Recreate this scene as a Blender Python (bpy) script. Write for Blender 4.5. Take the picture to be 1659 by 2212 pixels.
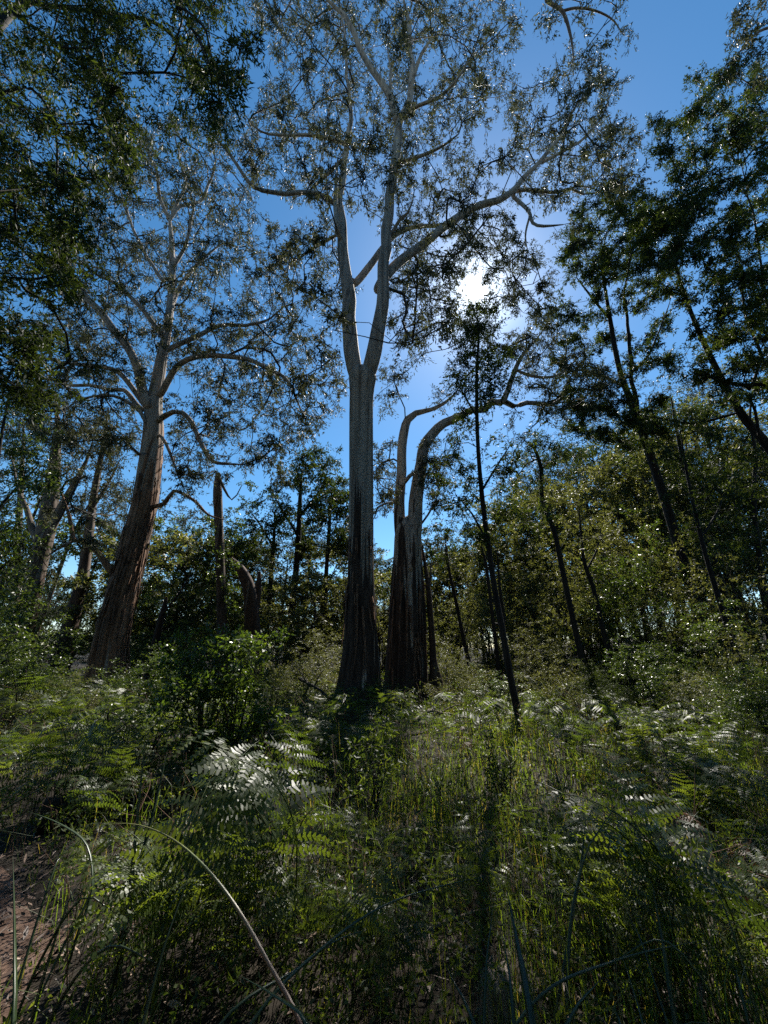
import bpy, math, random
import numpy as np
from mathutils import Vector

# ------------------------------------------------------------------ camera, sky, sun, exposure
scn = bpy.context.scene
for o in list(bpy.data.objects):
    bpy.data.objects.remove(o)
PITCH = math.radians(20.0)
CAMZ = 1.55
cam_d = bpy.data.cameras.new('camera')
cam = bpy.data.objects.new('camera', cam_d)
scn.collection.objects.link(cam)
cam.location = (0, 0, CAMZ)
cam.rotation_euler = (math.pi / 2 + PITCH, 0, 0)
cam_d.sensor_fit = 'HORIZONTAL'
cam_d.sensor_width = 36
cam_d.lens = 18
cam_d.clip_start = 0.05
cam_d.clip_end = 3000
scn.camera = cam

SUN_EL, SUN_AZ = math.radians(48.5), math.radians(17.8)      # azimuth to the right of +Y
SUN = Vector((math.sin(SUN_AZ) * math.cos(SUN_EL), math.cos(SUN_AZ) * math.cos(SUN_EL), math.sin(SUN_EL)))
world = bpy.data.worlds.new('World')
scn.world = world
world.use_nodes = True
wn, wl = world.node_tree.nodes, world.node_tree.links
wn.clear()
sky = wn.new('ShaderNodeTexSky')
sky.sky_type = 'NISHITA'
sky.sun_disc = False
sky.sun_elevation = SUN_EL
sky.sun_rotation = SUN_AZ
sky.altitude = 200
sky.air_density = 1.0
sky.dust_density = 0.12
sky.ozone_density = 2.5
hs = wn.new('ShaderNodeHueSaturation')
hs.inputs['Hue'].default_value = 0.492
hs.inputs['Saturation'].default_value = 1.25
hs.inputs['Value'].default_value = 1.0
bg = wn.new('ShaderNodeBackground')
bg.inputs[1].default_value = 0.088
wl.new(sky.outputs[0], hs.inputs['Color'])
wl.new(hs.outputs[0], bg.inputs[0])
# the sun's disc and the glow of the air round it, in the sun's direction
tc = wn.new('ShaderNodeTexCoord')
dot = wn.new('ShaderNodeVectorMath'); dot.operation = 'DOT_PRODUCT'
dot.inputs[1].default_value = SUN
nrm = wn.new('ShaderNodeVectorMath'); nrm.operation = 'NORMALIZE'
wl.new(tc.outputs['Generated'], nrm.inputs[0])
wl.new(nrm.outputs[0], dot.inputs[0])
mx = wn.new('ShaderNodeMath'); mx.operation = 'MAXIMUM'; mx.inputs[1].default_value = 0
wl.new(dot.outputs['Value'], mx.inputs[0])
prev = None
for power, amp in ((24000, 60.0), (3000, 1.2), (300, 0.55), (40, 0.08)):
    p = wn.new('ShaderNodeMath'); p.operation = 'POWER'; p.inputs[1].default_value = power
    wl.new(mx.outputs[0], p.inputs[0])
    m = wn.new('ShaderNodeMath'); m.operation = 'MULTIPLY_ADD'; m.inputs[1].default_value = amp
    wl.new(p.outputs[0], m.inputs[0])
    if prev: wl.new(prev.outputs[0], m.inputs[2])
    else: m.inputs[2].default_value = 0
    prev = m
bg2 = wn.new('ShaderNodeBackground')
bg2.inputs[0].default_value = (0.93, 0.98, 1.0, 1)
wl.new(prev.outputs[0], bg2.inputs[1])
add = wn.new('ShaderNodeAddShader')
wl.new(bg.outputs[0], add.inputs[0]); wl.new(bg2.outputs[0], add.inputs[1])
wo = wn.new('ShaderNodeOutputWorld')
wl.new(add.outputs[0], wo.inputs[0])

sun_d = bpy.data.lights.new('sun', 'SUN')
sun_d.energy = 5.0
sun_d.angle = math.radians(0.53)
sun_d.color = (1.0, 0.95, 0.86)
sun_o = bpy.data.objects.new('sun', sun_d)
scn.collection.objects.link(sun_o)
sun_o.location = (0, 0, 60)
sun_o.rotation_euler = SUN.to_track_quat('Z', 'Y').to_euler()

scn.view_settings.view_transform = 'Standard'
scn.view_settings.look = 'None'
scn.view_settings.gamma = 1.0
scn.view_settings.use_curve_mapping = False
scn.view_settings.exposure = 0.92
scn.render.engine = 'CYCLES'
cy = scn.cycles
cy.max_bounces = 3
cy.diffuse_bounces = 1
cy.glossy_bounces = 1
cy.transmission_bounces = 2
cy.transparent_max_bounces = 2
cy.caustics_reflective = False
cy.caustics_refractive = False
cy.sample_clamp_indirect = 4.0
cy.sample_clamp_direct = 0.0
cy.use_adaptive_sampling = True
cy.adaptive_threshold = 0.02
try:
    cy.use_denoising = False
    cy.denoiser = 'OPENIMAGEDENOISE'
    cy.denoising_input_passes = 'RGB_ALBEDO_NORMAL'
except Exception:
    pass

# ------------------------------------------------------------------ geometry helpers
COL = scn.collection
CP, SP = math.cos(PITCH), math.sin(PITCH)
CAM = np.array([0, 0, CAMZ])

def ray(px, py):
    """direction through a point of the photograph (drawn 1659 wide); component along the view axis is 1"""
    r = (np.asarray(px, float) - 829.5) / 829.5
    u = (1106 - np.asarray(py, float)) / 829.5
    return np.stack([r, CP - u * SP, SP + u * CP], -1)

def at(px, py, Y):
    d = ray(px, py)
    t = np.asarray(Y, float) / d[..., 1]
    return CAM + d * t[..., None], t

def gz(x, y):
    return (0.07 * np.sin(0.7 * x + 1.3) + 0.06 * np.sin(0.9 * y + 0.4 * x) + 0.04 * np.sin(1.9 * x - 1.3 * y)
            + 0.025 * np.sin(3.7 * x + 2.9 * y) + 0.012 * np.maximum(0, y - 16) + 0.004 * np.maximum(0, x - 4) * np.maximum(0, y - 8) * (y < 60))

def ground_at(px, py):
    d = ray(px, py)
    t = CAMZ / -d[2]
    for _ in range(6):
        p = CAM + d * t
        t = (CAMZ - gz(p[0], p[1])) / -d[2]
    return CAM + d * t

def mesh_np(name, V, Q, mat, parent=None, tint=None, smooth=False, kind=None):
    V = np.ascontiguousarray(V, np.float32); Q = np.ascontiguousarray(Q, np.int32)
    me = bpy.data.meshes.new(name)
    me.vertices.add(len(V)); me.vertices.foreach_set('co', V.ravel())
    n = Q.shape[1]
    me.loops.add(Q.size); me.loops.foreach_set('vertex_index', Q.ravel())
    me.polygons.add(len(Q))
    me.polygons.foreach_set('loop_start', np.arange(0, Q.size, n, dtype=np.int32))
    me.polygons.foreach_set('loop_total', np.full(len(Q), n, np.int32))
    if smooth:
        me.polygons.foreach_set('use_smooth', np.ones(len(Q), bool))
    if tint is not None:
        a = me.attributes.new('tint', 'FLOAT', 'POINT')
        a.data.foreach_set('value', np.ascontiguousarray(tint, np.float32))
    me.update(calc_edges=True)
    if mat: me.materials.append(mat)
    if name is None: return me
    o = bpy.data.objects.new(name, me)
    COL.objects.link(o)
    if parent is not None: o.parent = parent
    if kind: o['kind'] = kind
    return o

def empty(name, loc, label=None, cat=None, group=None, rz=0.0):
    o = bpy.data.objects.new(name, None)
    o.empty_display_size = 0.2
    o.location = loc; o.rotation_euler = (0, 0, rz)
    COL.objects.link(o)
    if label: o['label'] = label
    if cat: o['category'] = cat
    if group: o['group'] = group
    return o

class Buf:
    def __init__(s): s.V = []; s.Q = []; s.T = []; s.n = 0
    def add(s, V, Q, T=None):
        s.V.append(V); s.Q.append(np.asarray(Q) + s.n); s.n += len(V)
        s.T.append(np.full(len(V), 0.5) if T is None else T)
    def obj(s, name, mat, parent=None, base=(0, 0, 0), smooth=True, kind=None):
        V = np.concatenate(s.V) - np.asarray(base)
        return mesh_np(name, V, np.concatenate(s.Q), mat, parent, np.concatenate(s.T), smooth, kind)

def catmull(P, step):
    P = np.asarray(P, float)
    if len(P) < 2: return P
    E = np.vstack([2 * P[0] - P[1], P, 2 * P[-1] - P[-2]])
    out = []
    for i in range(1, len(E) - 2):
        a, b, c, d = E[i - 1:i + 3]
        n = max(1, int(np.linalg.norm((c - b)[:3]) / step))
        t = (np.arange(n) / n)[:, None]
        out.append(0.5 * (2 * b + (c - a) * t + (2 * a - 5 * b + 4 * c - d) * t ** 2 + (3 * b - a - 3 * c + d) * t ** 3))
    out.append(P[-1:])
    return np.vstack(out)

def frames(P):
    T = np.gradient(P, axis=0)
    T /= np.linalg.norm(T, axis=1)[:, None] + 1e-9
    up = np.array([1.0, 0, 0]) if abs(T[0, 0]) < 0.8 else np.array([0, 1.0, 0])
    A = np.cross(T, np.cross(up, T))
    A /= np.linalg.norm(A, axis=1)[:, None] + 1e-9
    B = np.cross(T, A)
    return T, A, B

def tube(P, R, sides, disp=None, cap=False):
    P = np.asarray(P, float); R = np.asarray(R, float)
    T, A, B = frames(P)
    th = np.arange(sides) / sides * 2 * math.pi
    rr = R[:, None] * (np.ones((1, sides)) if disp is None else disp)
    V = P[:, None] + rr[..., None] * (A[:, None] * np.cos(th)[None, :, None] + B[:, None] * np.sin(th)[None, :, None])
    n = len(P)
    i = np.arange(n - 1)[:, None] * sides; j = np.arange(sides)[None]; k = (j + 1) % sides
    Q = np.stack([i + j, i + k, i + sides + k, i + sides + j], -1).reshape(-1, 4)
    return V.reshape(-1, 3), Q

def inpoly(pts, poly):
    x, y = pts[:, 0], pts[:, 1]; ins = np.zeros(len(pts), bool); j = len(poly) - 1
    for i in range(len(poly)):
        xi, yi = poly[i]; xj, yj = poly[j]
        c = ((yi > y) != (yj > y)) & (x < (xj - xi) * (y - yi) / (yj - yi + 1e-9) + xi)
        ins ^= c; j = i
    return ins

# ------------------------------------------------------------------ materials (procedural)
def newmat(name):
    m = bpy.data.materials.new(name); m.use_nodes = True
    m.node_tree.nodes.clear()
    return m, m.node_tree.nodes, m.node_tree.links

def ramp(n, stops):
    r = n.new('ShaderNodeValToRGB'); e = r.color_ramp.elements
    while len(e) < len(stops): e.new(0.5)
    for el, (p, c) in zip(e, stops):
        el.position = p; el.color = (*c, 1)
    return r

def leafmat(name, stops, trans=0.3, rough=0.38, tcol=(1.25, 1.2, 0.55), obj_random=False, spec=0.5):
    m, n, l = newmat(name)
    r = ramp(n, stops)
    if obj_random:
        oi = n.new('ShaderNodeObjectInfo'); l.new(oi.outputs['Random'], r.inputs[0])
    else:
        at_ = n.new('ShaderNodeAttribute'); at_.attribute_name = 'tint'; l.new(at_.outputs['Fac'], r.inputs[0])
    p = n.new('ShaderNodeBsdfPrincipled')
    p.inputs['Roughness'].default_value = rough
    p.inputs['Specular IOR Level'].default_value = spec
    l.new(r.outputs[0], p.inputs['Base Color'])
    mul = n.new('ShaderNodeMix'); mul.data_type = 'RGBA'; mul.blend_type = 'MULTIPLY'
    mul.inputs[0].default_value = 1.0
    mul.inputs[7].default_value = (*tcol, 1)
    l.new(r.outputs[0], mul.inputs[6])
    t = n.new('ShaderNodeBsdfTranslucent'); l.new(mul.outputs[2], t.inputs['Color'])
    mix = n.new('ShaderNodeMixShader'); mix.inputs[0].default_value = trans
    l.new(p.outputs[0], mix.inputs[1]); l.new(t.outputs[0], mix.inputs[2])
    o = n.new('ShaderNodeOutputMaterial'); l.new(mix.outputs[0], o.inputs[0])
    return m

def barkmat(name, low, high, dark, z0, z1, bump=0.6, zs=0.10, rough=0.85, scale=9.0):
    """stringy bark below, smooth bark above a ragged height, streaks running along the stem"""
    m, n, l = newmat(name)
    tcn = n.new('ShaderNodeTexCoord')
    mp = n.new('ShaderNodeMapping'); mp.inputs['Scale'].default_value = (scale, scale, scale * zs)
    l.new(tcn.outputs['Object'], mp.inputs[0])
    n1 = n.new('ShaderNodeTexNoise'); n1.inputs['Scale'].default_value = 1.0; n1.inputs['Detail'].default_value = 6; n1.inputs['Roughness'].default_value = 0.65
    l.new(mp.outputs[0], n1.inputs[0])
    mp2 = n.new('ShaderNodeMapping'); mp2.inputs['Scale'].default_value = (5.0, 5.0, 0.13)
    l.new(tcn.outputs['Object'], mp2.inputs[0])
    n2 = n.new('ShaderNodeTexNoise'); n2.inputs['Scale'].default_value = 1.0; n2.inputs['Detail'].default_value = 4
    l.new(mp2.outputs[0], n2.inputs[0])
    sep = n.new('ShaderNodeSeparateXYZ'); l.new(tcn.outputs['Object'], sep.inputs[0])
    mr = n.new('ShaderNodeMapRange'); mr.inputs[1].default_value = z0; mr.inputs[2].default_value = z1
    l.new(sep.outputs[2], mr.inputs[0])
    ma = n.new('ShaderNodeMath'); ma.operation = 'MULTIPLY_ADD'; ma.inputs[1].default_value = 3.2
    sub = n.new('ShaderNodeMath'); sub.operation = 'SUBTRACT'; sub.inputs[1].default_value = 0.5
    l.new(n2.outputs[0], sub.inputs[0]); l.new(sub.outputs[0], ma.inputs[0]); l.new(mr.outputs[0], ma.inputs[2])
    st = n.new('ShaderNodeMapRange'); st.inputs[1].default_value = 0.42; st.inputs[2].default_value = 0.58
    l.new(ma.outputs[0], st.inputs[0])
    rl = ramp(n, [(0.28, dark), (0.5, low), (0.72, tuple(min(1, c * 1.5) for c in low))])
    rh = ramp(n, [(0.25, tuple(c * 0.55 for c in high)), (0.42, tuple(c * 0.9 for c in high)), (0.7, tuple(min(1, c * 1.12) for c in high))])
    l.new(n1.outputs[0], rl.inputs[0]); l.new(n1.outputs[0], rh.inputs[0])
    mp3 = n.new('ShaderNodeMapping'); mp3.inputs['Scale'].default_value = (5.5, 5.5, 0.16); mp3.inputs['Location'].default_value = (3.1, 7.7, 1.3)
    l.new(tcn.outputs['Object'], mp3.inputs[0])
    n3 = n.new('ShaderNodeTexNoise'); n3.inputs['Scale'].default_value = 1.0; n3.inputs['Detail'].default_value = 7; n3.inputs['Roughness'].default_value = 0.7
    l.new(mp3.outputs[0], n3.inputs[0])
    r3 = ramp(n, [(0.36, (0.22, 0.19, 0.17)), (0.5, (0.8, 0.78, 0.75)), (0.66, (1.1, 1.1, 1.1))]); l.new(n3.outputs[0], r3.inputs[0])
    stain = n.new('ShaderNodeMix'); stain.data_type = 'RGBA'; stain.blend_type = 'MULTIPLY'; stain.inputs[0].default_value = 0.85
    mixc = n.new('ShaderNodeMix'); mixc.data_type = 'RGBA'
    l.new(st.outputs[0], mixc.inputs[0]); l.new(rl.outputs[0], mixc.inputs[6]); l.new(rh.outputs[0], mixc.inputs[7])
    p = n.new('ShaderNodeBsdfPrincipled'); p.inputs['Roughness'].default_value = rough
    p.inputs['Specular IOR Level'].default_value = 0.25
    l.new(mixc.outputs[2], stain.inputs[6]); l.new(r3.outputs[0], stain.inputs[7])
    l.new(stain.outputs[2], p.inputs['Base Color'])
    b = n.new('ShaderNodeBump'); b.inputs['Strength'].default_value = bump; b.inputs['Distance'].default_value = 0.03
    l.new(n1.outputs[0], b.inputs['Height']); l.new(b.outputs[0], p.inputs['Normal'])
    o = n.new('ShaderNodeOutputMaterial'); l.new(p.outputs[0], o.inputs[0])
    return m

def noisemat(name, stops, scale=3.0, rough=0.9, bump=0.5, detail=8, spec=0.2):
    m, n, l = newmat(name)
    tcn = n.new('ShaderNodeTexCoord')
    n1 = n.new('ShaderNodeTexNoise'); n1.inputs['Scale'].default_value = scale; n1.inputs['Detail'].default_value = detail
    n1.inputs['Roughness'].default_value = 0.7
    l.new(tcn.outputs['Object'], n1.inputs[0])
    r = ramp(n, stops); l.new(n1.outputs[0], r.inputs[0])
    p = n.new('ShaderNodeBsdfPrincipled'); p.inputs['Roughness'].default_value = rough
    p.inputs['Specular IOR Level'].default_value = spec
    l.new(r.outputs[0], p.inputs['Base Color'])
    b = n.new('ShaderNodeBump'); b.inputs['Strength'].default_value = bump; b.inputs['Distance'].default_value = 0.05
    l.new(n1.outputs[0], b.inputs['Height']); l.new(b.outputs[0], p.inputs['Normal'])
    o = n.new('ShaderNodeOutputMaterial'); l.new(p.outputs[0], o.inputs[0])
    return m

M = {}
M['gum_leaf'] = leafmat('gum_leaf', [(0.0, (0.026, 0.032, 0.018)), (0.5, (0.048, 0.056, 0.032)), (1.0, (0.085, 0.09, 0.06))], 0.3, 0.55, (1.9, 1.8, 1.1), spec=0.13)
M['wattle_leaf'] = leafmat('wattle_leaf', [(0.0, (0.014, 0.022, 0.009)), (0.5, (0.026, 0.040, 0.013)), (1.0, (0.06, 0.082, 0.022))], 0.32, 0.55, (2.5, 2.4, 0.9), spec=0.13)
M['tea_leaf'] = leafmat('tea_leaf', [(0.0, (0.032, 0.037, 0.014)), (0.5, (0.066, 0.074, 0.025)), (1.0, (0.11, 0.112, 0.042))], 0.45, 0.5, (2.6, 2.5, 1.2))
M['bright_leaf'] = leafmat('bright_leaf', [(0.0, (0.022, 0.038, 0.010)), (0.5, (0.048, 0.076, 0.018)), (1.0, (0.10, 0.13, 0.032))], 0.42, 0.36, (2.3, 2.2, 0.9))
M['shrub_leaf'] = leafmat('shrub_leaf', [(0.0, (0.02, 0.036, 0.011)), (0.6, (0.045, 0.075, 0.02)), (1.0, (0.10, 0.14, 0.028))], 0.42, 0.36, (3.2, 3.0, 0.8))
M['fern_leaf'] = leafmat('fern_leaf', [(0.0, (0.026, 0.040, 0.013)), (0.5, (0.042, 0.064, 0.018)), (1.0, (0.075, 0.098, 0.022))], 0.45, 0.44, (3.3, 3.1, 0.9), obj_random=True, spec=0.45)
M['dead_fern'] = leafmat('dead_fern', [(0.0, (0.06, 0.03, 0.018)), (1.0, (0.13, 0.07, 0.04))], 0.25, 0.6, (1.6, 1.1, 0.7), obj_random=True)
M['grass'] = leafmat('grass', [(0.0, (0.15, 0.12, 0.055)), (0.16, (0.075, 0.08, 0.025)), (0.5, (0.045, 0.075, 0.015)), (1.0, (0.08, 0.12, 0.022))], 0.5, 0.45, (3.6, 3.3, 0.9))
M['sedge'] = leafmat('sedge', [(0.0, (0.035, 0.052, 0.03)), (1.0, (0.05, 0.08, 0.03))], 0.25, 0.34, (2.2, 2.2, 0.9))
M['cover'] = leafmat('cover', [(0.0, (0.02, 0.03, 0.011)), (0.5, (0.036, 0.056, 0.016)), (1.0, (0.08, 0.10, 0.028))], 0.45, 0.5, (3.4, 3.2, 1.0), spec=0.3)
M['litter'] = leafmat('litter', [(0.0, (0.06, 0.034, 0.024)), (0.5, (0.14, 0.085, 0.06)), (1.0, (0.32, 0.225, 0.165))], 0.08, 0.6, (1, 0.8, 0.6))
M['bark_main'] = barkmat('bark_main', (0.06, 0.042, 0.032), (0.40, 0.355, 0.305), (0.012, 0.009, 0.008), 2.6, 8.5)
M['bark_pale'] = barkmat('bark_pale', (0.2, 0.16, 0.13), (0.27, 0.235, 0.195), (0.05, 0.04, 0.03), -20, -10, 0.25)
M['bark_left'] = barkmat('bark_left', (0.29, 0.165, 0.10), (0.36, 0.31, 0.26), (0.02, 0.012, 0.009), 7.0, 12.0)
M['bark_dark'] = barkmat('bark_dark', (0.03, 0.024, 0.019), (0.04, 0.033, 0.027), (0.008, 0.006, 0.005), 3.0, 30.0, 0.8)
M['bark_brown'] = barkmat('bark_brown', (0.085, 0.052, 0.035), (0.18, 0.14, 0.11), (0.025, 0.016, 0.012), 3.0, 9.0)
M['twig'] = noisemat('twig', [(0.3, (0.03, 0.025, 0.02)), (0.7, (0.085, 0.072, 0.06))], 8, 0.8, 0.2, 3)
M['dark_twig'] = noisemat('dark_twig', [(0.3, (0.018, 0.015, 0.012)), (0.7, (0.05, 0.042, 0.034))], 8, 0.8, 0.2, 3)
M['strip'] = noisemat('strip', [(0.3, (0.06, 0.035, 0.022)), (0.7, (0.22, 0.13, 0.085))], 5, 0.8, 0.3, 3)
M['soil'] = noisemat('soil', [(0.3, (0.010, 0.008, 0.006)), (0.6, (0.024, 0.018, 0.012)), (0.8, (0.045, 0.035, 0.02))], 2.5)
M['path'] = noisemat('path', [(0.3, (0.06, 0.036, 0.026)), (0.55, (0.13, 0.08, 0.058)), (0.75, (0.22, 0.15, 0.11))], 14)
M['dead_wood'] = noisemat('dead_wood', [(0.3, (0.09, 0.07, 0.055)), (0.7, (0.30, 0.25, 0.2))], 7, 0.85, 0.5)

# ------------------------------------------------------------------ tree machinery
def leaves(rng, C, outward, n_spray, n_leaf, spray_len, L, W, hang, scale=None, spread=1.0):
    """sprays of leaves round each cluster centre C; returns quads, tints and the spray axes"""
    k = len(C)
    sc = np.ones(k) if scale is None else scale
    N = k * n_spray
    ci = np.repeat(np.arange(k), n_spray)
    d = rng.normal(size=(N, 3)) * np.array([1, 1, 0.75]) + 0.45 * outward[ci]
    d /= np.linalg.norm(d, axis=1)[:, None]
    sl = spray_len * sc[ci] * rng.uniform(0.5, 1.25, N)
    s0 = C[ci] + rng.normal(size=(N, 3)) * (0.12 * spread * spray_len * sc[ci])[:, None]
    s1 = s0 + d * sl[:, None]; s1[:, 2] -= 0.12 * sl
    cl_t = np.clip(rng.normal(0.45, 0.2, k), 0, 1)
    NL = N * n_leaf
    si = np.repeat(np.arange(N), n_leaf)
    kp = rng.uniform(0, 1, NL) < rng.uniform(0.45, 1.15, k)[ci[si]]
    si = si[kp]; NL = len(si)
    u = rng.uniform(0.25, 1.05, NL)
    b = s0[si] + (s1 - s0)[si] * u[:, None] + rng.normal(size=(NL, 3)) * (0.07 * spread * spray_len * sc[ci[si]])[:, None]
    b[:, 2] -= 0.18 * (u * u) * sl[si] * (hang > 0.5)
    ax = rng.normal(size=(NL, 3)) + d[si] * 0.5; ax[:, 2] -= hang
    ax /= np.linalg.norm(ax, axis=1)[:, None]
    w = np.cross(ax, rng.normal(size=(NL, 3)))
    w /= np.linalg.norm(w, axis=1)[:, None] + 1e-9
    l = (L * rng.uniform(0.6, 1.25, NL) * sc[ci[si]] ** 0.6)[:, None]
    ww = (W * rng.uniform(0.7, 1.2, NL) * sc[ci[si]] ** 0.6)[:, None] * 0.5
    mid = b + ax * l * 0.45
    V = np.stack([b, mid + w * ww, b + ax * l, mid - w * ww], 1).reshape(-1, 3)
    Q = np.arange(NL * 4).reshape(-1, 4)
    T = np.repeat(np.clip(cl_t[ci[si]] + rng.normal(0, 0.22, NL), 0, 1), 4)
    return V, Q, T, s0, s1

def grow(rng, P0, D0, pen0, attr, seg=0.5, gnarl=0.07):
    """join every cluster to the nearest wood, nearest first; returns chains (point arrays, weights)"""
    n0 = len(P0)
    d0 = np.array([np.min(np.linalg.norm(P0 - a, axis=1)) for a in attr])
    order = np.argsort(d0)
    cap = n0 + sum(int(max(2, d / seg) + 3) for d in d0) * 2 + 10
    P = np.zeros((cap, 3)); D = np.zeros((cap, 3)); pen = np.zeros(cap)
    P[:n0] = P0; D[:n0] = D0; pen[:n0] = pen0
    n = n0; chains = []
    for ai in order:
        a = attr[ai]
        v = a - P[:n]; d = np.linalg.norm(v, axis=1) + 1e-6
        cs = (v * D[:n]).sum(1) / d
        i = int(np.argmin(d * (1.4 - 0.4 * cs) + pen[:n]))
        dist = d[i]
        k = int(max(2, dist / seg))
        if n + k + 1 > cap: break
        t = (np.arange(1, k + 1) / k)[:, None]
        c1 = P[i] + D[i] * dist * 0.4
        c2 = a - np.array([0, 0, 1.0]) * dist * rng.uniform(-0.25, 0.1)
        pts = (1 - t) ** 3 * P[i] + 3 * t * (1 - t) ** 2 * c1 + 3 * t ** 2 * (1 - t) * c2 + t ** 3 * a
        pts[:-1] += rng.normal(size=(k - 1, 3)) * gnarl * min(dist, 2.5) * 0.6
        dd = np.diff(np.vstack([P[i], pts]), axis=0)
        dd /= np.linalg.norm(dd, axis=1)[:, None] + 1e-9
        P[n:n + k] = pts; D[n:n + k] = dd
        chains.append((i, n, k, ai)); n += k
    W = np.zeros(n)
    for i, s, k, ai in reversed(chains):
        acc = 1.0
        for j in range(s + k - 1, s - 1, -1):
            acc += W[j]; W[j] = acc
        W[i] += acc
    return P[:n], W, chains

def px_line(pts, Y, dY=0.0, step=None):
    """trace of a stem: (px, py, width px) at plane Y, moving dY in depth towards its end"""
    a = np.array(pts, float)
    s = np.concatenate([[0], np.cumsum(np.hypot(np.diff(a[:, 0]), np.diff(a[:, 1])))]); s /= s[-1]
    p, t = at(a[:, 0], a[:, 1], Y + dY * s)
    if len(a) > 2: a[-1, 2] *= 0.6
    r = a[:, 2] / 2 * t / 829.5 / np.sqrt(1 + ((a[:, 0] - 829.5) / 829.5) ** 2)
    return np.hstack([p, r[:, None]])

def sample_poly(rng, poly, n, Y, spread, avoid=(), clump=1):
    poly = np.array(poly, float)
    lo, hi = poly.min(0), poly.max(0)
    area = 0.5 * abs(np.dot(poly[:, 0], np.roll(poly[:, 1], 1)) - np.dot(poly[:, 1], np.roll(poly[:, 0], 1)))
    nc = max(3, int(n / clump))
    md = 0.68 * math.sqrt(area / nc)
    out = []
    cand = rng.uniform(lo, hi, (nc * 40, 2)); cand = cand[inpoly(cand, poly)]
    for c in cand:
        if any((c[0] - ax_) ** 2 + (c[1] - ay_) ** 2 < r_ * r_ for ax_, ay_, r_ in avoid): continue
        if not out or np.min(np.sum((np.array(out) - c) ** 2, 1)) > md * md:
            out.append(c)
            if len(out) >= nc: break
    out = np.array(out); dep = rng.uniform(-spread, spread, len(out))
    if clump > 1:
        k = rng.integers(max(1, int(clump * 0.4)), int(clump * 1.6) + 1, len(out))
        idx = np.repeat(np.arange(len(out)), k)
        sg = 0.30 * md
        dep = dep[idx] + rng.normal(0, 0.16 * spread, len(idx))
        out = out[idx] + rng.normal(size=(len(idx), 2)) * np.array([sg * 1.15, sg * 0.75])
        ok = np.ones(len(out), bool)
        for ax_, ay_, r_ in avoid: ok &= np.hypot(out[:, 0] - ax_, out[:, 1] - ay_) > r_
        out, dep = out[ok], dep[ok]
    p, t = at(out[:, 0], out[:, 1], Y + dep)
    return p, t

GAPS = []      # openings in the canopy that let the sun down to these spots: (point, radius)
def open_gaps(P):
    keep = np.ones(len(P), bool)
    s = np.array(SUN)
    for g, r in GAPS:
        v = P - np.array(g); along = v @ s
        dist = np.linalg.norm(v - along[:, None] * s, axis=1)
        keep &= ~((dist < r + 0.35) & (along > 1.0))
    return keep

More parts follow.
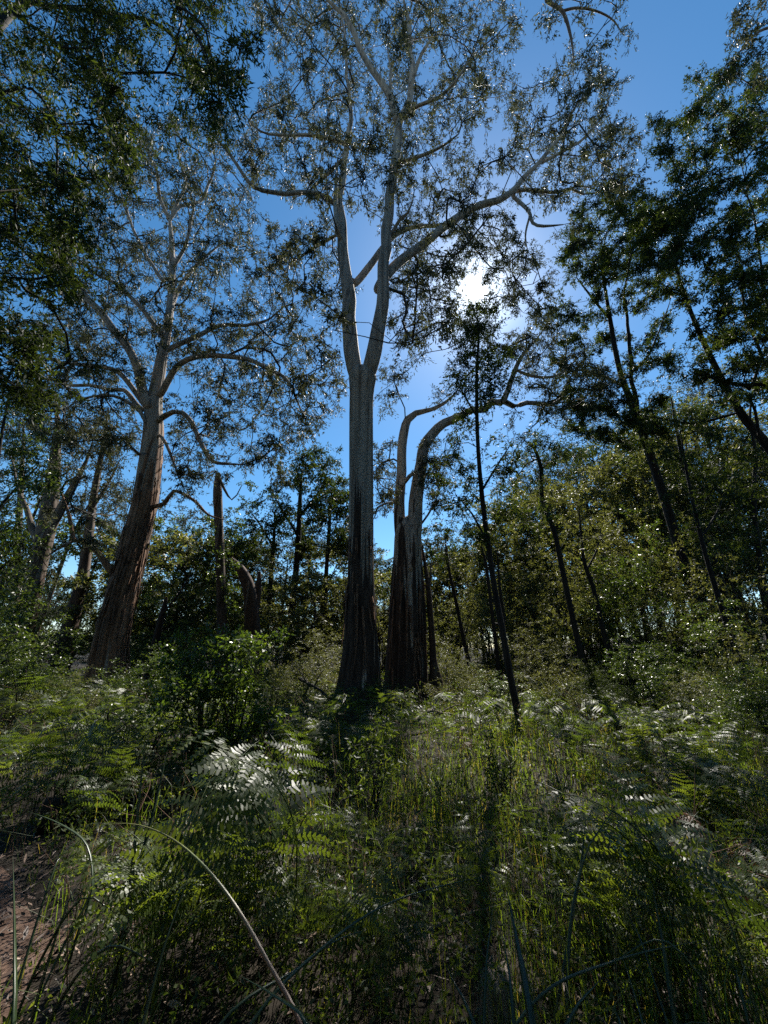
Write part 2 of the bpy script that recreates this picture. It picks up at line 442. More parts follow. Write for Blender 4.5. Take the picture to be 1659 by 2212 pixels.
TREES = {}
def tree(name, label, cat, stems, attr, scale, leafm, seed, bark, limb_bark=None, twig='twig', group=None, trunk_sides=10,
         n_spray=7, n_leaf=12, spray_len=0.55, L=0.19, W=0.045, hang=0.9, rough=0.06, flare=0.0, r0=0.007, seg=0.55,
         fine=True, gnarl=0.07, crown_name='crown', min_attach=0.0, gaps=True, trunk_step=0.25):
    """stems: list of Nx4 traces (first is the trunk); attr: cluster centres"""
    rng = np.random.default_rng(seed)
    base = stems[0][0, :3].copy()
    base[2] = gz(base[0], base[1]) - 0.05
    root = empty(name, base, label, cat, group)
    P0, D0, pen0, PREV = [], [], [], []
    for si, s in enumerate(stems):
        if si == 0:
            st = s.copy()
            if st[0, 2] > base[2] + 0.05:
                st = np.vstack([[*base, st[0, 3] * 1.08], st])
            c = catmull(st, trunk_step)
        else:
            allp = np.vstack(PREV)
            dd = np.linalg.norm(allp[:, :3] - s[0, :3], axis=1); q = int(np.argmin(dd))
            st = s
            if dd[q] > 0.3 * s[0, 3] and dd[q] < 6 * s[0, 3] + allp[q, 3]:
                st = np.vstack([[*allp[q, :3], s[0, 3] * 0.9], s])
            c = catmull(st, 0.3)
        PREV.append(c)
        pts, r = c[:, :3], np.maximum(c[:, 3], 0.006)
        rmax = r.max()
        sides = trunk_sides if si == 0 else (14 if rmax > 0.12 else 8)
        if si > 0:
            kn = max(3, len(pts) // 3)
            wk = rng.normal(size=(kn, 3)) * (min(0.45 * rmax, 0.06) if rmax < 0.14 else 0.035); wk[0] = 0
            wob = np.stack([np.interp(np.linspace(0, kn - 1, len(pts)), np.arange(kn), wk[:, q]) for q in range(3)], 1)
            pts = pts + wob
        th = np.arange(sides) / sides * 2 * math.pi
        h = pts[:, 2] - base[2]
        dsp = np.ones((len(pts), sides))
        for f in (2, 3, 5, 8, 13, 17):
            if f > sides / 2.2: break
            ph = rng.uniform(0, 6.28) + np.cumsum(rng.normal(0, 0.06 if f < 8 else 0.14, len(pts)))
            am = rough * (0.55 if f < 4 else 0.4) * (1 + (1.6 if si == 0 else 0) * np.exp(-h / 3.0))
            dsp += am[:, None] * np.sin(f * th[None] + ph[:, None])
        if flare and si == 0:
            ph = rng.uniform(0, 6.28)
            dsp += (flare * np.exp(-np.maximum(h, 0) / 0.7))[:, None] * (0.6 + 0.6 * np.sin(5 * th + ph) * np.sin(2 * th + 1.3 * ph))[None]
        V, Q = tube(pts, r, sides, dsp)
        b = Buf(); b.add(V, Q)
        b.obj('trunk' if si == 0 else 'limb', M[bark if si == 0 else (limb_bark or bark)], root, base)
        T = np.gradient(pts, axis=0); T /= np.linalg.norm(T, axis=1)[:, None] + 1e-9
        ok = h > min_attach
        P0.append(pts[ok]); D0.append(T[ok]); pen0.append(np.full(ok.sum(), 0.0) + np.where(r[ok] > 0.2, 0.6, 0.0))
    if attr is not None and len(attr):
        ext = []
        for s in stems[1:]:
            dv = s[-1, :3] - s[-2, :3]; dv /= np.linalg.norm(dv) + 1e-9
            for q in range(4):
                ext.append(s[-1, :3] + dv * rng.uniform(0.1, 1.0) * spray_len * 1.6 + rng.normal(size=3) * spray_len * 0.7)
        if ext:
            attr = np.vstack([attr, ext]); scale = np.concatenate([scale, rng.uniform(0.7, 1.1, len(ext))])
        if gaps:
            k = open_gaps(attr); attr = attr[k]; scale = scale[k]
        P0 = np.vstack(P0); D0 = np.vstack(D0); pen0 = np.concatenate(pen0)
        P, Wt, chains = grow(rng, P0, D0, pen0, attr, seg, gnarl)
        b = Buf()
        out = np.zeros_like(attr)
        for i, s, k, ai in chains:
            pts = np.vstack([P[i], P[s:s + k]])
            w = np.concatenate([[Wt[s]], Wt[s:s + k]])
            r = r0 * w ** 0.45
            V, Q = tube(pts, r, 5 if r[0] > 0.03 else 4)
            b.add(V, Q)
            o_ = pts[-1] - pts[-2]; out[ai] = o_ / (np.linalg.norm(o_) + 1e-9)
        V, Q, T, s0, s1 = leaves(rng, attr, out, n_spray, n_leaf, spray_len, L, W, hang, scale)
        if fine:
            n = len(s0)
            ctr = np.repeat(attr, n_spray, axis=0)
            ax = s1 - ctr; sd = np.cross(ax, rng.normal(size=ax.shape)); sd /= np.linalg.norm(sd, axis=1)[:, None] + 1e-9
            rr = r0 * 0.75
            VV = np.stack([ctr + sd * rr, ctr - sd * rr, s1 - sd * rr * 0.5, s1 + sd * rr * 0.5], 1).reshape(-1, 3)
            b.add(VV, np.arange(4 * n).reshape(-1, 4))
        b.obj('branches', M[twig], root, base, kind='stuff')
        mesh_np(crown_name, V - base, Q, M[leafm], root, T, False, 'stuff')
    TREES[name + label] = root
    return root

def strips(root, stem, n, seed, zr, length=(0.6, 2.0), width=(0.03, 0.08), mat='strip'):
    """ribbons of loose bark hanging on a trunk, each a part of the tree"""
    rng = np.random.default_rng(seed)
    base = np.array(root.location)
    c = catmull(stem, 0.1)
    for _ in range(n):
        z = rng.uniform(*zr); L_ = rng.uniform(*length); a = rng.uniform(0, 2 * math.pi)
        k = 9; u = np.linspace(0, 1, k)
        zz = z - u * L_
        px = np.array([np.interp(zz, c[:, 2], c[:, j]) for j in (0, 1, 3)])
        aa = a + 0.25 * np.sin(u * 2 + rng.uniform(0, 6)) * 0.4
        off = 0.02 + 0.10 * rng.uniform(0, 1) * u ** 2 + 0.012 * np.sin(u * 9)
        rad = px[2] * 1.06 + off
        w = rng.uniform(*width) * (1 - 0.75 * u ** 2) * 0.5
        ctr = np.stack([px[0] + rad * np.cos(aa), px[1] + rad * np.sin(aa), zz], 1)
        tw = aa + rng.uniform(-0.5, 0.5) * u
        sd = np.stack([-np.sin(tw), np.cos(tw), np.zeros(k)], 1) * w[:, None]
        nr = np.stack([np.cos(tw), np.sin(tw), np.zeros(k)], 1) * 0.006
        V = np.stack([ctr - sd, ctr + nr, ctr + sd, ctr - nr], 1).reshape(-1, 3)
        i = np.arange(k - 1)[:, None] * 4; j = np.arange(4)[None]; kk = (j + 1) % 4
        Q = np.stack([i + j, i + kk, i + 4 + kk, i + 4 + j], -1).reshape(-1, 4)
        mesh_np('bark_strip', V - base, Q, M[mat], root, None, True)

# ------------------------------------------------------------------ ground
def build_ground():
    xs = np.unique(np.concatenate([np.linspace(-400, -30, 20), np.linspace(-30, 30, 100), np.linspace(30, 400, 20)]))
    ys = np.unique(np.concatenate([np.linspace(-60, -4, 10), np.linspace(-4, 40, 90), np.linspace(40, 500, 24)]))
    X, Yy = np.meshgrid(xs, ys)
    V = np.stack([X, Yy, gz(X, Yy)], -1).reshape(-1, 3)
    nx, ny = len(xs), len(ys)
    i = (np.arange(ny - 1)[:, None] * nx + np.arange(nx - 1)[None]).ravel()
    o = mesh_np('ground', V, np.stack([i, i + 1, i + nx + 1, i + nx], 1), M['soil'], smooth=True)
    o['kind'] = 'structure'
build_ground()

PATH = catmull(np.array([(-1.7, -0.5, 0.75), (-2.0, 1.2, 0.75), (-2.65, 2.6, 0.75), (-3.5, 3.2, 0.55), (-4.6, 3.6, 0.4), (-6.5, 4.0, 0.3)], float), 0.3)
def on_path(x, y, m=0.0):
    d = np.sqrt((x[:, None] - PATH[None, :, 0]) ** 2 + (y[:, None] - PATH[None, :, 1]) ** 2) - PATH[None, :, 2]
    return d.min(1) < m

def build_path():
    c = PATH; T = np.gradient(c[:, :2], axis=0); T /= np.linalg.norm(T, axis=1)[:, None]
    nrm_ = np.stack([-T[:, 1], T[:, 0]], 1)
    rng = np.random.default_rng(3)
    k = 9; V = []
    for j in range(k):
        s = (j / (k - 1) * 2 - 1)
        w = c[:, 2] * (1 + (0.12 * np.sin(np.arange(len(c)) * 1.1) + rng.normal(0, 0.06, len(c))) * (abs(s) > 0.9))
        p = c[:, :2] + nrm_ * (s * w)[:, None]
        V.append(np.stack([p[:, 0], p[:, 1], gz(p[:, 0], p[:, 1]) + 0.03 * (1 - s * s) + 0.01], 1))
    V = np.stack(V, 1).reshape(-1, 3)
    i = (np.arange(len(c) - 1)[:, None] * k + np.arange(k - 1)[None]).ravel()
    o = mesh_np('path', V, np.stack([i, i + 1, i + k + 1, i + k], 1), M['path'], smooth=True)
    o['kind'] = 'structure'
build_path()

# sunlit spots on the forest floor seen in the photograph
for px, py, r in ((480, 1870, 0.6), (500, 1740, 0.4), (330, 2120, 0.2), (60, 2080, 0.3), (1000, 1610, 0.7), (1220, 1740, 0.6), (1560, 1690, 0.8),
                  (1000, 1740, 0.4), (1090, 2060, 0.2), (1350, 1830, 0.45), (830, 1830, 0.3), (1560, 2060, 0.35), (1500, 1520, 0.8), (300, 1560, 1.0), (120, 1590, 0.8), (720, 1580, 0.5), (1100, 1560, 0.6)):
    g = ground_at(px, py); g[2] += 0.4
    GAPS.append((g, r))
GAPS.append((np.array([-2.5, 6.0, 1.5]), 0.8))

# ------------------------------------------------------------------ the tall gum in the middle
SUNHOLE = [(1028, 628, 34)]
YA = 12.0
rngA = np.random.default_rng(11)
def multi(rng, polys, Y, spread, avoid=SUNHOLE, clump=2):
    P, S = [], []
    for poly, n in polys:
        p, t = sample_poly(rng, poly, n, Y, spread, avoid, clump)
        P.append(p); S.append(t)
    P = np.vstack(P); S = np.concatenate(S)
    return P, np.clip(S / np.median(S), 0.6, 1.7) ** 0.7 * rng.uniform(0.65, 1.3, len(S))

trunkA = px_line([(768, 1560, 118), (773, 1500, 92), (778, 1420, 78), (779, 1330, 66), (779, 1237, 57), (780, 1100, 52), (780, 987, 51), (780, 880, 50), (781, 850, 51), (782, 830, 55), (783, 814, 58), (783, 803, 46), (783, 797, 22), (783, 794, 4)], YA)
A = [trunkA,
     px_line([(781, 865, 18), (775, 828, 29), (766, 797, 33), (759, 757, 34), (756, 700, 31), (752, 640, 29), (744, 560, 24), (736, 490, 21), (731, 445, 17), (738, 390, 14), (746, 330, 12), (753, 285, 11), (757, 240, 9), (751, 180, 7), (745, 100, 6), (736, 10, 4)], YA, 1.0),
     px_line([(784, 865, 18), (790, 828, 29), (799, 797, 33), (808, 757, 33), (818, 690, 29), (824, 640, 27), (830, 560, 24), (838, 480, 22), (848, 380, 20), (857, 300, 18), (862, 258, 18)], YA, -0.8),
     px_line([(861, 262, 15), (845, 218, 14), (825, 180, 13), (793, 130, 12), (767, 75, 11), (742, 32, 9), (700, -5, 8)], YA - 0.8, -1.0),
     px_line([(863, 262, 15), (884, 212, 13), (891, 150, 11), (886, 100, 10), (881, 45, 8), (870, -10, 6)], YA - 0.8, 1.2),
     px_line([(886, 200, 8), (905, 130, 7), (922, 95, 6), (937, 62, 4)], YA - 0.6, -1),
     px_line([(868, 248, 9), (910, 225, 8), (950, 205, 7), (985, 170, 6), (1020, 120, 4)], YA - 0.6, -1.5),
     px_line([(724, 440, 12), (690, 421, 11), (640, 412, 10), (600, 411, 9), (552, 404, 9), (520, 372, 8), (497, 335, 7), (470, 300, 5)], YA + 0.3, -2.0),
     px_line([(748, 312, 9), (700, 299, 8), (650, 293, 7), (600, 291, 6), (562, 284, 5), (525, 245, 4)], YA + 0.5, -1.5),
     px_line([(741, 345, 8), (715, 372, 7), (690, 395, 6), (668, 415, 4)], YA + 0.5, 1.0),
     px_line([(728, 500, 12), (722, 440, 10), (727, 400, 8), (729, 345, 6)], YA - 0.1, -0.2),
     px_line([(818, 625, 22), (850, 580, 21), (880, 553, 19), (930, 512, 18), (970, 482, 17), (1020, 452, 16), (1080, 431, 14), (1108, 416, 13), (1130, 386, 11), (1165, 352, 9), (1205, 300, 8), (1240, 235, 6), (1280, 180, 4)], YA - 0.1, 2.5),
     px_line([(1105, 416, 9), (1150, 415, 8), (1200, 418, 7), (1238, 408, 6), (1262, 416, 5), (1300, 412, 4)], YA + 1.6, 0.5),
     px_line([(1108, 424, 9), (1140, 455, 8), (1150, 482, 7), (1172, 490, 6), (1212, 488, 4)], YA + 1.6, -0.8),
     px_line([(1144, 470, 5), (1136, 510, 4), (1140, 540, 3)], YA + 1.4, 0.2),
     px_line([(1165, 352, 8), (1210, 330, 7), (1260, 300, 6), (1300, 250, 4), (1320, 200, 3)], YA + 2.0, 1.2),
     px_line([(768, 612, 16), (800, 572, 15), (826, 535, 13), (862, 502, 11), (905, 488, 9), (950, 486, 7), (1000, 470, 5)], YA + 0.8, 2.0),
     px_line([(836, 520, 8), (862, 475, 7), (880, 460, 6), (892, 432, 4)], YA - 0.3, -0.8),
     px_line([(856, 352, 9), (890, 340, 8), (930, 325, 7), (965, 305, 5), (990, 285, 4)], YA - 0.4, -1.5),
     px_line([(733, 505, 8), (700, 520, 7), (670, 540, 6), (640, 562, 4)], YA + 0.2, 1.0),
     px_line([(840, 210, 7), (843, 160, 6), (838, 110, 4)], YA - 1.0, -0.3)]
polysA = [([(545, -20), (880, -20), (862, 260), (845, 460), (745, 445), (640, 425), (560, 400), (505, 350), (498, 300), (560, 230), (600, 150), (565, 60)], 270),
          ([(870, -20), (1098, -20), (1115, 80), (1095, 240), (1030, 270), (975, 310), (900, 390), (850, 445), (862, 250)], 130),
          ([(880, 420), (960, 350), (1060, 330), (1105, 330), (1100, 200), (1190, 165), (1240, 90), (1300, 110), (1322, 200), (1375, 330), (1380, 400), (1300, 425), (1180, 430), (1060, 425), (960, 470), (850, 560), (845, 480)], 190),
          ([(640, 480), (725, 470), (742, 600), (745, 720), (715, 700), (690, 650), (600, 610), (600, 540)], 45),
          ([(850, 560), (960, 490), (1080, 450), (1130, 530), (1190, 570), (1205, 650), (1180, 690), (1090, 660), (1010, 690), (950, 720), (850, 760), (835, 700)], 140)]
attrA, scA = multi(rngA, [(p_, int(n_ * 1.3)) for p_, n_ in polysA], YA + 1.5, 5.0)
gumA = tree('gum_tree', 'tallest gum tree in the middle, pale forked trunk with stringy dark base', 'tree', A, attrA, scA, 'gum_leaf', 101,
            'bark_main', 'bark_main', trunk_sides=56, n_spray=8, n_leaf=20, spray_len=0.58, L=0.195, W=0.048, r0=0.011, flare=0.35, rough=0.035, min_attach=8, trunk_step=0.16,
            group='big gum trees')
strips(gumA, trunkA, 46, 5, (0.9, 5.5), (0.5, 2.2), (0.04, 0.10))

# ------------------------------------------------------------------ the twin-stemmed gum beside it
YB = 13.5
rngB = np.random.default_rng(12)
trunkB = px_line([(876, 1530, 96), (877, 1480, 84), (878, 1400, 77), (880, 1300, 70), (881, 1200, 58), (881, 1160, 54), (882, 1137, 44), (882, 1120, 20), (882, 1113, 4)], YB)
B = [trunkB,
     px_line([(876, 1235, 18), (869, 1180, 25), (866, 1130, 26), (865, 1087, 24), (867, 987, 21), (872, 935, 20), (880, 905, 17), (897, 891, 13), (930, 883, 9), (960, 870, 7), (985, 848, 4), (1000, 820, 2)], YB, 0.8),
     px_line([(887, 1235, 20), (893, 1180, 30), (897, 1130, 32), (899, 1087, 31), (905, 1030, 28), (909, 1000, 25), (914, 965, 24), (933, 938, 22), (958, 914, 20), (992, 899, 17), (1016, 885, 16), (1042, 884, 16), (1062, 868, 15), (1086, 866, 14), (1110, 879, 12), (1136, 871, 11), (1166, 874, 10), (1194, 874, 9), (1212, 860, 8), (1231, 856, 7), (1250, 838, 6), (1274, 841, 5), (1310, 826, 3)], YB - 0.4, 2.0),
     px_line([(1083, 870, 14), (1100, 837, 12), (1117, 792, 10), (1132, 762, 8), (1160, 730, 5)], YB + 0.6, 0.5),
     px_line([(1117, 800, 8), (1150, 812, 7), (1190, 812, 6), (1230, 790, 5), (1260, 760, 3)], YB + 0.7, 1.2),
     px_line([(868, 1050, 8), (884, 1028, 9), (905, 1010, 10)], YB - 0.1, -0.3),
     px_line([(862, 1085, 6), (835, 1085, 5), (815, 1095, 4), (806, 1120, 3)], YB, 0.8),
     px_line([(912, 1130, 5), (938, 1090, 4), (950, 1060, 3)], YB, -1)]
polysB = [([(830, 800), (880, 770), (960, 730), (1000, 690), (1060, 690), (1100, 710), (1110, 790), (1080, 850), (1000, 870), (930, 870), (870, 890), (815, 860)], 95),
          ([(1080, 760), (1140, 720), (1190, 700), (1250, 740), (1310, 790), (1320, 870), (1240, 890), (1190, 920), (1120, 940), (1080, 890)], 90),
          ([(920, 960), (1000, 910), (1080, 900), (1040, 960), (980, 1010), (930, 1100), (915, 1080)], 34),
          ([(808, 850), (855, 880), (860, 960), (852, 1090), (818, 1100), (810, 950)], 30)]
attrB, scB = multi(rngB, [(p_, int(n_ * 1.9)) for p_, n_ in polysB], YB + 1.0, 3.6)
gumB = tree('gum_tree', 'twin stemmed gum tree just right of the tallest trunk, one limb arching right', 'tree', B, attrB, scB, 'gum_leaf', 102,
            'bark_main', 'bark_main', trunk_sides=48, n_spray=8, n_leaf=17, spray_len=0.5, L=0.17, W=0.04, r0=0.010, flare=0.25, rough=0.05, min_attach=5.5, trunk_step=0.16,
            group='big gum trees')
strips(gumB, trunkB, 40, 6, (0.8, 4.6), (0.6, 2.2), (0.04, 0.10))

# ------------------------------------------------------------------ the leaning gum on the left
YC = 15.0
rngC = np.random.default_rng(13)
trunkC = px_line([(a_, b_, w_ * 0.92) for a_, b_, w_ in [(218, 1510, 108), (228, 1460, 92), (245, 1360, 80), (275, 1237, 70), (297, 1150, 66), (313, 1087, 62), (325, 1000, 56), (331, 937, 50), (332, 880, 42), (338, 840, 34), (350, 770, 27), (360, 720, 22), (369, 650, 18), (372, 600, 16), (371, 530, 13), (366, 470, 11)]], YC)
C = [trunkC,
     px_line([(326, 880, 28), (312, 857, 25), (300, 805, 22), (282, 767, 20), (262, 735, 19), (215, 672, 18), (150, 600, 16), (121, 550, 13), (105, 480, 11), (92, 420, 9), (72, 360, 7), (30, 285, 4)], YC - 0.2, -2),
     px_line([(366, 475, 9), (345, 425, 8), (335, 360, 7), (308, 318, 4)], YC, -1),
     px_line([(366, 475, 9), (393, 446, 8), (430, 435, 7), (450, 400, 6), (470, 345, 4)], YC, 1),
     px_line([(372, 460, 7), (400, 400, 6), (390, 350, 5), (375, 280, 3)], YC, 1),
     px_line([(356, 735, 14), (330, 700, 12), (295, 655, 11), (250, 610, 9), (205, 590, 7), (150, 540, 4)], YC, -1.8),
     px_line([(352, 605, 9), (320, 560, 8), (290, 500, 7), (270, 440, 5), (255, 390, 3)], YC, 1.8),
     px_line([(372, 580, 9), (398, 530, 8), (415, 470, 6), (420, 420, 4)], YC, -1.2),
     px_line([(362, 690, 11), (400, 600, 9), (440, 560, 7), (480, 530, 5)], YC, 2),
     px_line([(348, 850, 16), (380, 797, 14), (425, 772, 12), (500, 771, 11), (575, 792, 9), (625, 827, 7), (655, 897, 4)], YC - 0.2, -2.5),
     px_line([(356, 760, 13), (435, 722, 11), (480, 702, 9), (545, 705, 7), (612, 668, 4)], YC, 1.5),
     px_line([(345, 905, 14), (375, 887, 13), (393, 888, 12), (415, 922, 11), (445, 977, 10), (470, 1002, 8), (530, 1003, 4)], YC - 0.3, -1.6),
     px_line([(318, 880, 15), (280, 830, 13), (250, 803, 12), (200, 788, 10), (125, 782, 7), (70, 760, 4)], YC, -1.0),
     px_line([(316, 890, 13), (275, 853, 12), (225, 837, 10), (150, 828, 8), (90, 815, 5)], YC, 1.2),
     px_line([(322, 935, 12), (300, 890, 10), (240, 853, 8), (180, 860, 6), (140, 885, 4)], YC - 0.2, -1.2),
     px_line([(246, 1240, 20), (222, 1208, 15), (195, 1178, 13), (160, 1166, 12), (152, 1117, 9), (135, 1062, 5)], YC - 0.3, -1.2),
     px_line([(165, 1166, 9), (130, 1180, 8), (100, 1200, 5)], YC - 1.1, -0.4),
     px_line([(352, 1090, 11), (375, 1062, 8), (420, 1080, 7), (450, 1110, 5), (490, 1125, 3)], YC - 0.3, -1),
     px_line([(345, 940, 8), (372, 985, 7), (388, 1030, 5)], YC - 0.4, -0.8),
     px_line([(300, 980, 8), (288, 968, 7), (280, 960, 5)], YC - 0.4, -0.8)]
polysC = [([(130, 560), (180, 420), (240, 300), (300, 265), (380, 255), (470, 300), (500, 380), (560, 430), (600, 500), (640, 570), (560, 640), (400, 660), (250, 640), (150, 640)], 270),
          ([(150, 640), (250, 640), (400, 660), (560, 630), (650, 590), (690, 700), (740, 850), (715, 900), (690, 950), (640, 960), (600, 880), (500, 830), (380, 800), (240, 830), (60, 800), (80, 700)], 300),
          ([(380, 830), (500, 830), (600, 880), (640, 960), (560, 1010), (480, 1030), (400, 1060), (370, 960)], 80),
          ([(60, 800), (240, 840), (300, 880), (290, 960), (200, 980), (80, 960), (30, 880)], 80),
          ([(90, 1040), (170, 1040), (260, 1080), (260, 1180), (180, 1160), (110, 1150)], 22)]
attrC, scC = multi(rngC, [(p_, int(n_ * 1.25)) for p_, n_ in polysC], YC + 1, 4.8)
gumC = tree('gum_tree', 'red brown gum tree on the left, thick trunk leaning right with many limbs', 'tree', C, attrC, scC, 'gum_leaf', 103,
            'bark_left', 'bark_left', trunk_sides=52, n_spray=8, n_leaf=19, spray_len=0.58, L=0.195, W=0.047, r0=0.011, flare=0.22, rough=0.04, min_attach=6, trunk_step=0.18,
            group='big gum trees')
strips(gumC, trunkC, 95, 7, (1.2, 9.5), (0.6, 2.6), (0.05, 0.14))

# ------------------------------------------------------------------ dark wattles at the sides, saplings, trees behind
def traced_tree(name, label, stems, polys, Y, spread, seed, leafm='wattle_leaf', bark='bark_dark', twig='dark_twig', cat='tree', avoid=SUNHOLE, **kw):
    rng = np.random.default_rng(seed)
    f_ = 0.85 if kw.get('group') == 'slim dark saplings' else 1.0
    if f_ < 1: kw['gaps'] = False
    if kw.get('group') == 'dark wattles': f_ = 0.82
    S = [px_line([(a_, b_, w_ * f_) for a_, b_, w_ in s[0]], Y + s[1], s[2]) for s in stems]
    if polys and kw.get('group') == 'dark wattles': polys = [(p_, int(n_ * 1.7)) for p_, n_ in polys]; spread *= 1.4
    a, sc = (multi(rng, polys, Y, spread, avoid, kw.pop('clump', 4)) if polys else (None, None))
    kw.setdefault('rough', 0.05)
    return tree(name, label, cat, S, a, sc, leafm, seed + 500, bark, None, twig, **kw)

# overhanging wattle top left: its trunk stands just outside the frame
traced_tree('wattle_tree', 'dark leafy wattle hanging over the top left corner', [
    ([(-330, 1900, 60), (-250, 1400, 52), (-190, 1000, 48), (-120, 500, 40), (-70, 180, 34), (10, 40, 28), (90, -10, 18), (200, -60, 8)], 0, 1.0),
    ([(60, 5, 14), (250, 30, 11), (350, 60, 9), (420, 150, 6), (450, 250, 4)], 0.5, 1.5),
    ([(-85, 250, 16), (40, 190, 11), (90, 210, 9), (125, 310, 7), (120, 400, 6), (95, 430, 4)], -0.3, 0.3),
    ([(30, 30, 12), (130, 100, 9), (220, 180, 7), (300, 280, 4)], 0.2, 0.5),
    ([(-115, 480, 16), (0, 500, 11), (70, 560, 8), (130, 590, 4)], 0, 0.8),
    ([(-150, 720, 14), (-20, 760, 10), (60, 790, 6), (110, 800, 3)], 0, 0.8)],
    [([(-60, -40), (520, -40), (520, 80), (500, 230), (440, 330), (330, 320), (290, 400), (220, 520), (140, 600), (60, 420), (-60, 300)], 200),
     ([(-60, 300), (60, 420), (140, 600), (120, 760), (60, 860), (-60, 900)], 90)],
    5.0, 1.3, 21, n_spray=9, n_leaf=17, spray_len=0.42, L=0.13, W=0.032, hang=0.6, clump=5, min_attach=3.0, r0=0.005, seg=0.35, group='dark wattles')
# lit bush canopy at the left edge
traced_tree('wattle_tree', 'small yellow green wattle at the left edge below the dark overhang', [
    ([(-60, 1500, 26), (-40, 1300, 22), (-20, 1100, 18), (0, 960, 12), (20, 850, 6)], 0, 0.4),
    ([(-22, 1120, 10), (40, 1050, 7), (80, 1010, 4)], 0, 0.4),
    ([(-35, 1260, 10), (20, 1210, 7), (50, 1190, 4)], 0, -0.4)],
    [([(-60, 860), (60, 850), (130, 930), (110, 1060), (60, 1110), (-60, 1120)], 60), ([(-60, 1120), (40, 1130), (60, 1220), (30, 1400), (-60, 1420)], 45)],
    9.5, 1.0, 22, leafm='bright_leaf', n_spray=8, n_leaf=13, spray_len=0.4, L=0.10, W=0.04, hang=0.4, min_attach=1.0, r0=0.005, seg=0.35, group='dark wattles')
# overhanging sprays at the top, their trees stand behind the camera's right shoulder
traced_tree('gum_tree', 'gum branch hanging into the top edge right of the tall crown', [
    ([(2500, 2100, 60), (2350, 1200, 50), (2150, 500, 40), (1900, 60, 30), (1600, -130, 22), (1350, -110, 14), (1230, -50, 10), (1180, -5, 8), (1215, 25, 8), (1232, 75, 6), (1240, 130, 4)], 0, 2.5),
    ([(1215, 25, 6), (1270, 20, 5), (1320, 40, 4), (1345, 75, 3)], 2.4, 0.5)],
    [([(1175, -20), (1355, -20), (1365, 80), (1330, 115), (1270, 70), (1235, 130), (1190, 100)], 26)],
    8.0, 0.6, 23, leafm='gum_leaf', bark='bark_brown', n_spray=7, n_leaf=10, spray_len=0.45, L=0.18, W=0.045, min_attach=12, r0=0.006, seg=0.4, group='overhanging gums', gaps=False)
traced_tree('gum_tree', 'pale leaved gum spray in the top right corner', [
    ([(3100, 1900, 60), (2700, 1000, 50), (2300, 350, 40), (2000, 120, 26), (1800, 60, 14), (1660, 60, 8), (1600, 110, 5), (1560, 160, 3)], 0, 0.5)],
    [([(1590, 30), (1680, -20), (1690, 170), (1610, 170), (1570, 190), (1500, 190), (1560, 130)], 30)],
    9.0, 0.8, 24, leafm='gum_leaf', bark='bark_brown', n_spray=8, n_leaf=12, spray_len=0.45, L=0.2, W=0.055, min_attach=12, r0=0.006, seg=0.4, group='overhanging gums', gaps=False)

# thin dark sapling in front of the arching gum
traced_tree('wattle_tree', 'slim dark sapling standing alone right of the twin stems, nearest of the thin trunks', [
    ([(1132, 1640, 24), (1118, 1540, 21), (1100, 1450, 19), (1085, 1360, 17), (1068, 1270, 16), (1052, 1160, 14), (1042, 1080, 13), (1034, 990, 11), (1030, 900, 10), (1030, 800, 8), (1034, 720, 6), (1028, 655, 3)], 0, 0.6),
    ([(1052, 1170, 6), (1020, 1110, 5), (985, 1070, 3)], 0, 0.6), ([(1041, 1060, 6), (1075, 1000, 5), (1100, 960, 3)], 0, -0.5), ([(1030, 900, 5), (1000, 850, 4), (985, 815, 3)], 0.3, 0.4)],
    [([(1000, 670), (1060, 660), (1080, 730), (1100, 800), (1080, 850), (980, 850), (1005, 780)], 105), ([(970, 850), (1085, 850), (1070, 920), (1000, 930)], 12),
     ([(1000, 930), (1060, 930), (1120, 1000), (1100, 1100), (1040, 1180), (960, 1120), (930, 1040)], 75)],
    7.8, 0.7, 31, n_spray=7, n_leaf=13, spray_len=0.3, L=0.10, W=0.028, hang=0.5, min_attach=2.5, r0=0.004, seg=0.3, group='slim dark saplings', twig='dark_twig')
traced_tree('wattle_tree', 'slim leaning sapling right of the lone one, bare below its flat top', [
    ([(1290, 1530, 20), (1270, 1480, 18), (1245, 1370, 16), (1215, 1230, 15), (1198, 1150, 13), (1172, 1080, 12), (1168, 1010, 10), (1152, 965, 7), (1130, 950, 4)], 0, 0.5),
    ([(1168, 1015, 6), (1200, 990, 5), (1235, 980, 3)], 0.4, 0.5), ([(1165, 990, 6), (1140, 1000, 4), (1120, 1025, 3)], 0.4, -0.4)],
    [([(1110, 930), (1180, 930), (1245, 965), (1250, 1000), (1180, 1010), (1110, 1000)], 34), ([(1080, 1010), (1180, 1020), (1200, 1100), (1120, 1120)], 16)],
    12.0, 0.9, 32, n_spray=7, n_leaf=10, spray_len=0.4, L=0.13, W=0.035, hang=0.4, min_attach=5, r0=0.005, seg=0.35, group='slim dark saplings')
traced_tree('wattle_tree', 'thin crooked sapling just right of the flat topped one', [
    ([(1345, 1520, 17), (1325, 1450, 15), (1300, 1350, 13), (1280, 1265, 11), (1262, 1215, 9), (1255, 1150, 6), (1250, 1090, 3)], 0, 0.4),
    ([(1268, 1230, 6), (1290, 1190, 5), (1300, 1140, 3)], 0.3, 0.3)],
    [([(1210, 1080), (1300, 1070), (1330, 1170), (1290, 1230), (1220, 1200)], 38)],
    13.0, 1.0, 33, leafm='tea_leaf', n_spray=7, n_leaf=12, spray_len=0.4, L=0.10, W=0.03, hang=0.4, min_attach=4, r0=0.005, seg=0.35, group='slim dark saplings')
